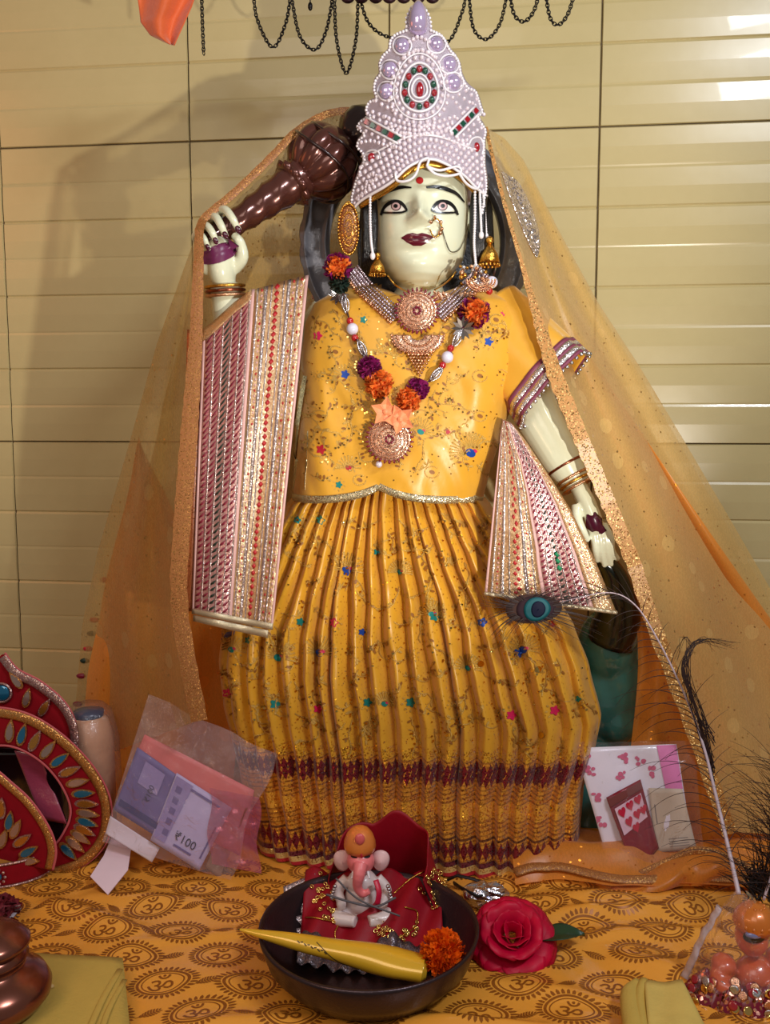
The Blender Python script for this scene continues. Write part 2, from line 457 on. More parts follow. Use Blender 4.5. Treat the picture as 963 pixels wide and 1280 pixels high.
# ------------------------------------------------------------------ altar cloth with printed motifs
def ch(x, y):
    """height of the cloth above the altar top"""
    h = 0.0022+0.0016*fbm(x*9, y*9, 1)+0.0022*sin(34*(x+0.5*y)+3*fbm(x*4, y*4, 7))*(0.5+0.5*sin(9*x))
    h += 0.0045*max(0, fbm(x*6+3, y*12, 4))
    # bunched ridges at the back right
    for (x0, y0, x1, y1, a, w_) in ((0.10, 0.02, 0.60, 0.06, 0.020, 0.018), (0.16, -0.035, 0.55, -0.03, 0.012, 0.014), (0.05, -0.005, 0.25, -0.07, 0.006, 0.010), (0.28, -0.16, 0.42, -0.24, 0.010, 0.014),
                                  (0.12, -0.20, 0.30, -0.26, 0.006, 0.010), (-0.42, -0.04, -0.30, -0.10, 0.010, 0.010), (0.02, -0.265, 0.16, -0.285, 0.012, 0.008), (-0.20, -0.27, -0.05, -0.262, 0.006, 0.009), (0.20, -0.075, 0.38, -0.055, 0.012, 0.009), (0.22, -0.12, 0.40, -0.10, 0.007, 0.008), (-0.30, -0.13, -0.16, -0.10, 0.004, 0.008), (-0.38, -0.02, -0.22, -0.04, 0.006, 0.010)):
        dx, dy = x1-x0, y1-y0; L2 = dx*dx+dy*dy; t = max(0, min(1, ((x-x0)*dx+(y-y0)*dy)/L2))
        d2 = (x-x0-t*dx)**2+(y-y0-t*dy)**2
        h += a*exp(-d2/(2*w_*w_))*(0.55+0.45*sin(pi*min(1, max(0, t*0.9+0.08))))*(1+0.25*fbm(x*18, y*18, 2))
    # keep the cloth flat where heavy things press on it
    for (cx, cy, r) in ((-0.02, -0.135, 0.13), (0.0, 0.15, 0.2)):
        d = sqrt((x-cx)**2+(y-cy)**2); k = 1/(1+exp(-(d-r)/0.012)); h = 0.0015+(h-0.0015)*k
    return max(0.0012, h)
def cloth_pt(x, y, off=0.0): return Vector((x, y, ch(x, y)+off))
CLOTH = None
def cloth_mat():
    m, nt, b = base('orange_satin_cloth')
    v = coord(nt); n = ntex(nt, v, 6)
    lk(nt, mixc(nt, n, srgb(224, 146, 46), srgb(238, 168, 70)), b.inputs['Base Color'])
    setin(b, 'Roughness', 0.24); setin(b, 'Coat Weight', 0.15)
    bp = nd(nt, 'ShaderNodeBump'); bp.inputs['Strength'].default_value = 0.35; bp.inputs['Distance'].default_value = 0.003
    lk(nt, ntex(nt, v, 30, 3), bp.inputs['Height']); lk(nt, bp.outputs[0], b.inputs['Normal'])
    return m
CLOTH = cloth_mat(); PRINT = M('brown_gold_print', (150, 88, 28), 0.32, 0.3, var=0.2)
mb = MB()
def clf(u, v):
    x = -0.76+1.52*u; y = 0.392-0.76*v-0.119*x
    if v > 0.96: return Vector((x, 0.392-0.76*.96-.119*x-0.006-0.006*sin(30*x), 0.0-(v-0.96)*12*0.9+ch(x, -0.335)))
    return cloth_pt(x, y)
mb.grid(clf, 420, 200)
mb.mi = 1
OM = glyph('ॐ')
def motif(cx, cy, rot, s, flip=1):
    def tp(x, y):
        x *= flip; X = cx+(x*cos(rot)-y*sin(rot))*s; Y = cy+(x*sin(rot)+y*cos(rot))*s; return cloth_pt(X, Y, 0.0005)
    def ov(a, r):   # paisley-like oval drawn to a soft point on one side
        k = 1+0.22*max(0, cos(a-0.35))**3
        return (cos(a)*r*1.0*k, sin(a)*r*0.74)
    def ring(r0, r1, n=44):
        mb.grid(lambda u, v: tp(*ov(2*pi*u, r0+(r1-r0)*v)), n, 1, cu=True)
    ring(0.62, 0.66); ring(0.74, 0.83)
    for i in range(34):
        a = 2*pi*i/34; da = 0.062
        p = [tp(*ov(a-da, 0.88)), tp(*ov(a-da*0.8, 1.03)), tp(*ov(a, 1.12)), tp(*ov(a+da*0.8, 1.03)), tp(*ov(a+da, 0.88))]
        mb.add(p, [(0, 1, 2, 3, 4)])
    vs, fs = OM
    mb.add([tp((x-0.46)*1.05*flip, (y-0.47)*0.98) for x, y in vs], fs)
def leaf(cx, cy, rot, s):
    def tp(x, y): return cloth_pt(cx+(x*cos(rot)-y*sin(rot))*s, cy+(x*sin(rot)+y*cos(rot))*s, 0.0005)
    for i in range(8):
        x = -0.9+i*0.24; h = 0.42*sin(pi*(i+1.2)/9.5)
        for sg in (1, -1):
            mb.add([tp(x, 0), tp(x+0.17, 0.02*sg), tp(x+0.36, h*sg), tp(x+0.18, h*sg*0.95)], [(0, 1, 2, 3)])
    mb.add([tp(-1.2, -0.03), tp(1.15, 0.0), tp(-1.2, 0.03)], [(0, 1, 2)])
for j in range(9):
    for i in range(-9, 10):
        x = i*0.097+(0.048 if j % 2 else 0)+random.uniform(-.004, .004); y = 0.05-j*0.051+random.uniform(-.003, .003)
        if y < -0.30 or y > 0.08: continue
        motif(x, y, random.uniform(-0.35, 0.35), 0.0325, 1 if (i+j) % 3 else -1)
        leaf(x+0.0485, y+random.uniform(-.004, .004), random.uniform(0.2, 0.9)*(1 if i % 2 else -1), 0.0125)
cl = mb.build('altar_cloth', [CLOTH, PRINT])
tag(cl, 'orange satin cloth printed with brown om symbols, spread over the altar under everything', 'tablecloth')
# ================================================================== the statue
HY = 0.13
st = thing('statue', 'white marble goddess statue in yellow brocade dress, standing on the altar against the tiled wall', 'statue', (0.02, 0.15, 0.002))
def pxr(px, Y): return px*((Y-CAM.y)/F)          # pixels -> metres at depth Y

def tube_rows(mb, rows, n=40, pw=2.0, close=True):
    """rows: (py, left px, right px, front depth, back depth, Ycentre, Yref)"""
    o = len(mb.v)
    for (py, l, r, df, db, yc, yr) in rows:
        a = P(l, py, yr); b = P(r, py, yr); xc = (a.x+b.x)/2; w_ = (b.x-a.x)/2; z = (a.z+b.z)/2
        for i in range(n):
            t = 2*pi*i/n; c, s = cos(t), sin(t)
            x = xc+w_*math.copysign(abs(c)**(2/pw), c)
            dd = df if s > 0 else db
            mb.v.append(Vector((x, yc-dd*math.copysign(abs(s)**(2/pw), s), z)))
    for j in range(len(rows)-1):
        for i in range(n):
            k = (i+1) % n; mb.face((o+j*n+i, o+(j+1)*n+i, o+(j+1)*n+k, o+j*n+k))
    mb.face([o+i for i in range(n)]); e = o+(len(rows)-1)*n; mb.face([e+i for i in reversed(range(n))])

def dense(rows, m):
    ys = [r[0] for r in rows]; out = []
    for i in range(m):
        y = ys[0]+(ys[-1]-ys[0])*i/(m-1)
        out.append(tuple([y]+[interp(rows, y, k) for k in range(1, len(rows[0]))]))
    return out

# head, sculpted in front with gaussian bumps placed on the face
head = MB()
hr = [(176, 505, 547, .030, .04, HY, .10), (186, 492, 560, .050, .06, HY, .10), (200, 480, 574, .062, .075, HY, .10), (216, 473, 582, .070, .082, HY, .10),
      (240, 469, 587, .0745, .085, HY, .10), (262, 468, 588, .0755, .085, HY, .10), (285, 469, 587, .0755, .082, HY, .10), (305, 471, 585, .0745, .078, HY, .10),
      (322, 475, 581, .0725, .07, HY, .10), (334, 482, 571, .069, .062, HY, .10), (345, 491, 561, .064, .05, HY, .10), (353, 500, 549, .056, .04, HY, .10), (359, 511, 538, .040, .03, HY, .10)]
tube_rows(head, dense(hr, 110), 150, 2.25)
bumps = []
def gb(px, py, amp, sx, sy=None): 
    p = P(px, py, 0.058); bumps.append((p.x, p.z, amp, pxr(sx, .058), pxr(sy or sx, .058)))
for y, a, s in ((238, .002, 7), (246, .004, 6), (254, .0085, 5), (262, .012, 5), (269, .0155, 5.5), (274, .012, 6.5)): gb(524, y, a, s, 5)
gb(514, 276, .0065, 4.2, 3.5); gb(534, 276, .0065, 4.2, 3.5)
gb(495, 258, -.0055, 15, 8); gb(554, 258, -.0055, 15, 8)
gb(495, 259, .0030, 10, 6); gb(554, 259, .0030, 10, 6)
gb(495, 238, .0022, 17, 5); gb(555, 238, .0022, 17, 5)
gb(522, 296, .0050, 15, 4.2); gb(522, 304, .0048, 12, 4.0); gb(522, 299.8, -.0022, 17, 1.5); gb(522, 286, .0012, 12, 4)
gb(521, 331, .0065, 15, 9); gb(521, 315, -.0030, 14, 4.5)
gb(490, 290, .0035, 14, 14); gb(560, 290, .0035, 14, 14)
for v in head.v:
    if v.y < HY-0.012:
        k = min(1, (HY-0.012-v.y)/0.03)
        v.y -= k*sum(a*exp(-((v.x-x)/sx)**2*0.5-((v.z-z)/sz)**2*0.5) for x, z, a, sx, sz in bumps)
body = MB(); body.v = [v.copy() for v in head.v]; body.f = list(head.f); body.m = list(head.m)
# neck and torso
tr = [(325, 503, 553, .040, .045, .15, .13), (350, 500, 553, .044, .045, .15, .13), (366, 492, 558, .046, .05, .155, .13), (378, 455, 590, .055, .06, .155, .13), (395, 415, 620, .065, .07, .155, .13),
      (440, 402, 632, .072, .07, .155, .13), (520, 405, 622, .070, .07, .155, .13), (600, 412, 606, .062, .065, .155, .13), (700, 395, 620, .07, .07, .155, .13), (780, 400, 615, .065, .07, .155, .13)]
tube_rows(body, dense(tr, 60), 48, 2.3)
for sx in (-1, 1):   # legs down to the altar
    a = P(510+sx*50, 760, .155); body.tube([a, Vector((a.x, .155, .22)), Vector((a.x, .155, .018))], [.052, .042, .030], 20, 12)
    body.sphere((a.x, .125, .022), (.030, .055, .017), 16, 10)
# arm holding the mace (left in the picture)
e1 = P(318, 535, .13); w1 = P(281, 356, .10)
body.tube([P(425, 405, .155), P(372, 470, .145), e1], [.048, .040, .032], 24, 14)
body.tube([e1, P(296, 440, .115), w1], [.033, .028, .0195], 24, 16)
body.sphere(e1, .033, 20, 12)
body.tube([w1, P(278, 340, .098), P(276, 318, .100), P(275, 305, .105)], [.020, .0265, .029, .020], 24, 14, flat=.72)
body.sphere(P(260, 325, .093), (.014, .012, .020), 16, 10)
# fingers wrap over the handle from behind and close on the palm
FG = [((279, 285, .125), (273, 268, .108), (281, 262, .088), (290, 272, .073), (298, 287, .073), 5.6),
      ((268, 290, .125), (262, 276, .108), (269, 271, .086), (276, 281, .071), (282, 294, .071), 5.5),
      ((257, 298, .122), (252, 286, .105), (258, 282, .084), (265, 290, .070), (270, 301, .070), 5.2),
      ((248, 306, .118), (244, 296, .102), (248, 291, .084), (255, 298, .071), (260, 309, .071), 4.6)]
nails = MB()
for f in FG:
    pts = [P(*q) for q in f[:5]]; r = f[5]*1.06e-3
    body.tube(pts, [r*1.05, r*1.05, r*.98, r*.92, r*.72], 12, 16); body.sphere(pts[-1], r*.74, 10, 8)
    d = (pts[-1]-pts[-2]).normalized(); q = pts[-1]+Vector((0, -r*.62, 0))+d*0.0005
    nails.sphere(q, (r*.62, r*.35, r*.95), 10, 8, rot=Vector((0, 0, 1)).rotation_difference(d).to_matrix())
body.tube([P(292, 335, .098), P(303, 322, .090), P(300, 303, .083), P(292, 293, .084)], [.010, .0085, .0068, .005], 12, 12)   # thumb along the handle
# lowered arm (right in the picture)
e2 = P(672, 522, .115); w2 = P(722, 606, .088)
body.tube([P(618, 412, .155), P(650, 468, .135), e2], [.046, .038, .0315], 24, 14)
body.tube([e2, P(700, 570, .098), w2], [.0315, .028, .0190], 24, 14)
body.tube([w2, P(733, 628, .086), P(742, 650, .084), P(747, 664, .084)], [.0180, .0195, .0190, .014], 24, 14, flat=.65)
for i, (x0, x1, x2, ln) in enumerate(((737, 745, 747, 700), (743, 752, 756, 706), (749, 759, 764, 705), (754, 765, 772, 698))):
    pts = [P(x0, 655, .083), P(x1-2, 672, .078), P(x1, 688, .079), P(x2, ln, .086)]
    body.tube(pts, [.0060, .0058, .0052, .0040], 12, 14); body.sphere(pts[-1], .0041, 10, 8)
body.tube([P(722, 632, .080), P(722, 648, .072), P(729, 664, .070), P(735, 676, .074)], [.0085, .0068, .0058, .0044], 12, 12)
# ears
for sx, px in ((-1, 466), (1, 590)):
    body.sphere(P(px, 275, .15), (.006, .012, .020), 14, 10)
bo = body.build('body', MARBLE, st)
rm = bo.modifiers.new('remesh', 'REMESH'); rm.mode = 'VOXEL'; rm.voxel_size = 0.0016; rm.use_smooth_shade = True
sm = bo.modifiers.new('smooth', 'CORRECTIVE_SMOOTH'); bo.modifiers.remove(sm)
sm = bo.modifiers.new('smooth', 'SMOOTH'); sm.factor = 0.5; sm.iterations = 4
BB = body.bvh(); HB = head.bvh()
nails.build('fingernails', M('maroon_nail', (70, 8, 36), 0.2, coat=0.6), st)
# dyed palms
PLUM = M('plum_dye', (104, 36, 78), 0.35, var=0.2)
mb = MB(); blob(mb, 274, 317, ell(26, 11, -0.36, 22), BB, 0.0012, 5)
mb.build('palm_dye', PLUM, st)
mb = MB(); blob(mb, 746, 655, [(-12, -12), (-2, -15), (8, -9), (13, -3), (13, 8), (6, 13), (-6, 10), (-13, 4)], BB, 0.0012, 4); mb.build('palm_dye', M('dark_plum_dye', (72, 14, 40), 0.3, var=0.2), st)

# painted face
EW = M('eye_white', (236, 232, 222), 0.15, coat=0.8, var=0.02); IR = M('pink_iris', (206, 172, 172), 0.2, coat=0.6, var=0.05)
LIP = M('lip_paint', (92, 14, 34), 0.22, coat=0.5, var=0.1); LIPL = M('lip_line', (70, 8, 24), 0.3)
def face_part(name, mat, fn, off=0.0006):
    mb = MB(); fn(mb, off); return mb.build(name, mat, st)
for cx, fl in ((495, 1), (554, -1)):
    up = [(-17, 7), (-12, -1), (-5, -6), (4, -6.5), (10, -2.5), (15, 5)]; lo = [(15, 5), (8, 7), (0, 7.5), (-8, 7.5), (-17, 7)]
    eye = MB(); pts = [(-14, 4), (-10, -1), (-4, -4.5), (3, -5), (9, -2), (12, 3.5), (8, 5.5), (0, 6), (-8, 6)]
    blob(eye, cx, 259, [(x*fl, y) for x, y in pts], HB, 0.0010, 3); ey = eye.build('eye', EW, st)
    mb = MB(); blob(mb, cx+1*fl, 258, ell(6.2, 5.9), HB, 0.0014, 2); mb.build('iris_rim', M('iris_rim', (70, 40, 48), .3), ey); mb = MB(); blob(mb, cx+1*fl, 258, ell(5.0, 4.8), HB, 0.0018, 2); mb.build('iris', IR, ey)
    mb = MB(); blob(mb, cx+1*fl, 258, ell(2.6, 2.6), HB, 0.0024, 1); mb.build('pupil', BLACK, ey)
    mb = MB()
    stroke(mb, [(cx+x*fl, 259+y) for x, y in up], lambda t: 2.6+2.6*sin(pi*t), HB, 0.0016, 20)
    stroke(mb, [(cx+x*fl, 259+y) for x, y in lo], lambda t: 1.6+1.2*sin(pi*t), HB, 0.0016, 18)
    stroke(mb, [(cx-15*fl, 264), (cx-18*fl, 269)], 3.0, HB, 0.0015, 4)
    mb.build('kohl_outline', BLACK, ey)
for pts in ([(474, 250), (481, 242), (492, 237), (504, 234.5), (515, 235)], [(533, 234.5), (546, 234), (560, 237.5), (571, 243), (580, 253)]):
    mb = MB(); stroke(mb, pts, lambda t: 1.6+3.2*sin(pi*min(1, t*0.9+0.1)), HB, 0.0012, 22); mb.build('eyebrow', BLACK, st)
mb = MB(); blob(mb, 522, 299, [(-20, -2), (-13, -6), (-6, -7.5), (0, -6), (6, -7.5), (13, -6), (20, -3), (13, 4), (5, 8), (-5, 8), (-13, 4)], HB, 0.0007, 4); lp = mb.build('lips', LIP, st)
mb = MB(); stroke(mb, [(503, 298), (512, 299.5), (522, 299), (532, 299.5), (541, 297)], 1.0, HB, 0.0014, 16); mb.build('lip_line', LIPL, lp)
mb = MB(); blob(mb, 525, 226, ell(4.5, 4.5), HB, 0.001, 1); mb.build('forehead_mark', M('red_mark', (170, 20, 20), 0.4), st)

# hair: thick shell behind and beside the face
mb = MB()
hr2 = [(185, 480, 574, .02, .095, .16, .15), (220, 458, 606, .02, .11, .16, .15), (260, 450, 618, .015, .115, .165, .15), (300, 446, 620, .015, .115, .165, .15), (335, 448, 622, .02, .105, .17, .15), (362, 455, 612, .03, .09, .17, .15), (375, 470, 600, .03, .08, .17, .15)]
tube_rows(mb, dense(hr2, 24), 48, 2.3)
for k, v in enumerate(mb.v): v.y += 0.003*sin(v.x*700+v.z*30)
mb.build('hair', M('black_hair', (16, 13, 16), 0.32, bump=0.5, bscale=300), st)
for sg in (-1, 1):    # painted side locks in front of the ears
    mb = MB(); lx = 464 if sg < 0 else 596
    for k in range(6):
        x = lx+sg*k*2.2-sg*4
        mb.tube([P(x+sg*4, 225, .095), P(x, 270, .088), P(x+sg*1, 315, .09), P(x+sg*5, 345, .11)], [.005, .0052, .005, .003], 8, 14)
    mb.build('side_lock', M('black_hair', (16, 13, 16), 0.32), st)

# carved grey ring standing behind the shoulders
rc = P(519, 305, .235); mb = MB(); r1, r0 = pxr(139, .235), pxr(104, .235)
prof = [(r0, .008), (r0, -.006), (r0+.006, -.012), (r0+.012, -.008), (r1-.012, -.008), (r1-.006, -.013), (r1, -.006), (r1, .008)]
def ringf(u, v):
    t = 2*pi*u; k = v*len(prof); i = int(k) % len(prof); f = k-int(k); a, b = prof[i], prof[(i+1) % len(prof)]
    r = a[0]+(b[0]-a[0])*f; d = a[1]+(b[1]-a[1])*f
    if r > r1-.002: r += .003*abs(sin(14*t))
    if i == 3: d += .003*max(0, sin(20*t))
    return rc+Vector((cos(t)*r, d, sin(t)*r))
mb.grid(ringf, 120, 32, cu=True, cv=True)
mb.build('halo_ring', M('grey_carved_stone', (112, 114, 126), 0.3, 0.15, bump=0.4, bscale=150), st)

# glossy dark green painted base rising behind the skirt on the right
ROCK = M('green_gloss_paint', (58, 122, 114), 0.12, coat=1.0, var=0.5, vscale=25)
mb = MB()
for x, y, Y, rx, rz, ry in ((756, 872, .20, 50, 68, .05), (762, 808, .19, 41, 52, .045), (770, 840, .20, 38, 60, .05), (745, 930, .21, 48, 60, .05), (740, 1000, .22, 50, 70, .05), (768, 900, .19, 32, 32, .045)):
    mb.sphere(P(x, y, Y), (pxr(rx, Y), ry, pxr(rz, Y)), 24, 16)
mb.box((P(740, 1000, .22).x, .22, .035), (.11, .09, .06))
o = mb.build('painted_rock', ROCK, st)
rm = o.modifiers.new('remesh', 'REMESH'); rm.mode = 'VOXEL'; rm.voxel_size = 0.004; rm.use_smooth_shade = True
sm = o.modifiers.new('smooth', 'SMOOTH'); sm.iterations = 6
mb = MB(); mb.tube([P(752, 700, .12), P(766, 715, .125), P(774, 745, .14), P(772, 775, .16), P(764, 800, .17)], [.012, .017, .024, .034, .036], 20, 20)
for v in mb.v: v += Vector((fbm(v.x*60, v.z*60), fbm(v.x*50+4, v.z*60), 0))*0.003
mb.build('rock_peak', M('black_green_paint', (10, 22, 20), 0.2, coat=0.6, var=0.4), st)

# ------------------------------------------------------------------ blouse
YEL = None
def brocade(name, c1, c2, rough=0.38):
    m, nt, b = base(name)
    v = coord(nt); n = ntex(nt, v, 8)
    lk(nt, mixc(nt, n, srgb(*c1), srgb(*c2)), b.inputs['Base Color'])
    setin(b, 'Roughness', rough); setin(b, 'Sheen Weight', 0.25)
    bp = nd(nt, 'ShaderNodeBump'); bp.inputs['Strength'].default_value = 0.25; bp.inputs['Distance'].default_value = 0.002
    lk(nt, ntex(nt, v, 55, 4), bp.inputs['Height']); lk(nt, bp.outputs[0], b.inputs['Normal'])
    return m
YEL = brocade('marigold_satin', (212, 150, 30), (228, 170, 52))
THREAD = M('gold_thread', (214, 170, 84), 0.35, 0.5, var=0.3, vscale=300, bump=0.6, bscale=1500)
SEQ = M('gold_sequin', (236, 200, 120), 0.12, 1.0)
PINK = M('pink_thread', (206, 26, 86), 0.5, var=0.3, vscale=300); TEAL = M('teal_thread', (20, 128, 122), 0.4, 0.2, var=0.3, vscale=300)
BLUE = M('blue_thread', (24, 70, 160), 0.4, 0.2, var=0.3, vscale=300); REDT = M('red_thread', (180, 22, 44), 0.5, var=0.3, vscale=300)
EMB = [THREAD, SEQ, PINK, TEAL, BLUE, REDT, M('brown_thread', (146, 92, 34), 0.5, var=.3, vscale=300)]
blouse = MB()
br = [(346, 478, 574, .020, .05, .16, .10), (352, 452, 600, .045, .06, .155, .10), (360, 414, 628, .066, .08, .15, .09), (375, 388, 650, .084, .09, .15, .08), (400, 376, 664, .094, .10, .15, .07), (450, 368, 668, .101, .10, .15, .065),
      (500, 365, 652, .104, .10, .15, .06), (550, 362, 634, .106, .10, .15, .055), (600, 360, 618, .107, .10, .15, .055), (631, 359, 611, .107, .10, .15, .055)]
tube_rows(blouse, dense(br, 120), 180, 2.7)
zc = P(0, 631, .055).z; ztop = P(0, 346, .1).z
for v in blouse.v:
    if v.y < .15:
        t = (ztop-v.z)/(ztop-zc); k = min(1, t*2)
        v.y -= k*(0.0065*fbm(v.x*15, v.z*8, 3)+0.0040*fbm(v.x*38+v.z*12, v.z*13, 8)+0.0035*sin(v.x*55+v.z*12)*t)
        v.z -= .026*exp(-((v.x-P(525, 370, .08).x)/.048)**2)*max(0, 1-t/.14)
        # the hem is lifted at a slit in the middle
        xs = P(475, 620, .05).x; v.z += t**6*0.020*exp(-abs(v.x-xs)/0.035)
        if t > .55: v.y += (t-.55)*0.012*exp(-((v.x-xs)/0.006)**2)
blouse.f = blouse.f[:-2]; blouse.m = blouse.m[:-2]
bl = blouse.build('blouse', YEL, st, solid=0.0012)
LB = blouse.bvh()
# flared sleeve
sl = MB(); cA = P(612, 398, .14); cB = P(691, 484, .085); dv = (P(733, 440, .09)-P(650, 528, .08)); hw = dv.length/2; dv.normalize()
ax = (cB-cA).normalized(); nv = ax.cross(dv).normalized()
def slf(u, v, k=0.0):
    c = cA.lerp(cB, v); h = .055+(hw-.055)*v; d = .045+(.034-.045)*v
    t = 2*pi*u; r = 1+0.05*sin(7*t+3*v)*v+k
    return c+dv*(cos(t)*h*r)+nv*(sin(t)*d*r)
sl.grid(slf, 90, 30, cu=True)
SB = sl.bvh(); slo = sl.build('sleeve', YEL, st, solid=0.001)
for a0, a1, mt in ((.80, .845, 'p'), (.845, .90, 's'), (.90, .93, 'p'), (.93, .985, 's'), (.985, 1.02, 'p')):
    mb = MB(); mb.grid(lambda u, v: slf(u, a0+(a1-a0)*v, .02), 90, 2, cu=True)
    mb.build('cuff_band', M('plum_braid', (120, 50, 74), 0.5) if mt == 'p' else GL('silver_braid', (150, 140, 140), (235, 225, 225), 1500, .8), slo, solid=0.002)
mb = MB()
for i in range(44):
    t = i/44; mb.sphere(slf(t, 1.035, .02), .0028, 8, 6)
mb.build('cuff_beads', SILVER, slo)
# piping and hem
PIPE = GL('silver_trim', (176, 160, 120), (232, 220, 190), 1400, .6)
def place_hem(v0, v1, lift):
    m2 = MB(); n = 180
    for k, h in enumerate((0.0, 0.010)):
        for i in range(n):
            p = blouse.v[(119)*n+i]; q = p+Vector((0, 0, h)); m2.v.append(Vector((q.x+(q.x-.02)*.006, q.y-(.0022 if q.y < .15 else -.0022), q.z)))
    for i in range(n): j = (i+1) % n; m2.face((i, j, n+j, n+i))
    return m2
place_hem(0, 1, 0).build('blouse_hem', PIPE, bl, solid=0.0012)
mb = MB(); stroke(mb, [(383, 470), (372, 540), (365, 612)], 5, LB, .002, 24); mb.build('side_piping', PIPE, bl)

def flower(mb, x, y, r, bvh, mi, mi2=0, off=.0012):
    mb.mi = mi; blob(mb, x, y, [(cos(a)*r*(1+.25*cos(5*a)), sin(a)*r*(1+.25*cos(5*a))) for a in [2*pi*k/20 for k in range(20)]], bvh, off, 1)
    mb.mi = mi2
    for k in range(9):
        a = 2*pi*k/9+.2; blob(mb, x+cos(a)*r*1.9, y+sin(a)*r*1.9, ell(r*.34, r*.2, a, 7), bvh, off, 1)
def fan(mb, x, y, r, bvh, a0=-pi, a1=0, n=15, mi=0, core=4, off=.0012):
    for k in range(n):
        a = a0+(a1-a0)*k/(n-1); mb.mi = mi
        stroke(mb, [(x+cos(a)*r*.3, y+sin(a)*r*.3), (x+cos(a)*r, y+sin(a)*r)], 1.4, bvh, off, 4)
        blob(mb, x+cos(a)*r*1.05, y+sin(a)*r*1.05, ell(1.5, 1.5, 0, 6), bvh, off, 1)
    mb.mi = core; blob(mb, x, y, ell(r*.28, r*.22, .5, 10), bvh, off, 1)
    mb.mi = 2; blob(mb, x+r*.22, y-r*.1, ell(r*.14, r*.1, .2, 8), bvh, off, 1)
def vine(mb, x, y, a, ln, bvh, off=.0012, leaf_n=4):
    pts = [(x, y)]
    for k in range(6):
        a += random.uniform(-.9, .9); x += cos(a)*ln/6; y += sin(a)*ln/6; pts.append((x, y))
    mb.mi = 0; stroke(mb, pts, 1.3, bvh, off, 16)
    for k in range(1, 6):
        vx, vy = pts[k]
        if R() < .8:
            mb.mi = 6 if R() < .45 else 0; g = a+random.uniform(-1.5, 1.5)
            blob(mb, vx+cos(g)*4, vy+sin(g)*4, ell(3.0, 1.5, g, 8), bvh, off, 1)
        if R() < .4:
            mb.mi = 1; blob(mb, vx-4, vy+3, ell(1.3, 1.3, 0, 7), bvh, off+.0006, 1); mb.mi = 0
emb = MB()
for x, y, r, c in ((398, 420, 5, 2), (645, 379, 4, 2), (611, 427, 5, 4), (432, 468, 5, 4), (637, 480, 5.5, 2), (402, 562, 5.5, 5), (424, 606, 4, 3), (562, 500, 3, 1), (640, 440, 3, 0), (560, 540, 3, 5), (455, 400, 4, 3), (400, 470, 3, 0), (468, 560, 4, 2)):
    flower(emb, x, y, r, LB, c)
for x, y, r in ((420, 440, 9), (560, 410, 8), (620, 400, 8), (400, 520, 9), (450, 600, 8), (540, 590, 9), (600, 470, 9), (500, 440, 7), (600, 520, 8)):
    emb.mi = 0; stroke(emb, [(x+cos(a)*r, y+sin(a)*r*.8) for a in [k*.55 for k in range(11)]], 1.2, LB, .0013, 24); emb.mi = 6; blob(emb, x, y, ell(3.6, 2.4, .4, 10), LB, .0013, 1)
fan(emb, 588, 566, 24, LB, -pi*1.1, -.25*pi, 17); fan(emb, 526, 540, 16, LB, -pi*.9, .1*pi, 13, core=3); fan(emb, 432, 470, 13, LB, -pi, 0, 11); fan(emb, 436, 585, 14, LB, -pi, 0, 11, core=5)
for k in range(95):
    x = random.uniform(385, 640); y = random.uniform(395, 600)
    if x > 610 and y > 500: continue
    vine(emb, x, y, R()*6.28, random.uniform(22, 48), LB)
emb.mi = 1
for k in range(150):
    x = random.uniform(378, 650); y = random.uniform(380, 605); blob(emb, x, y, ell(1.0, 1.0, 0, 6), LB, .0016, 1)
emb.build('embroidery', EMB, bl)

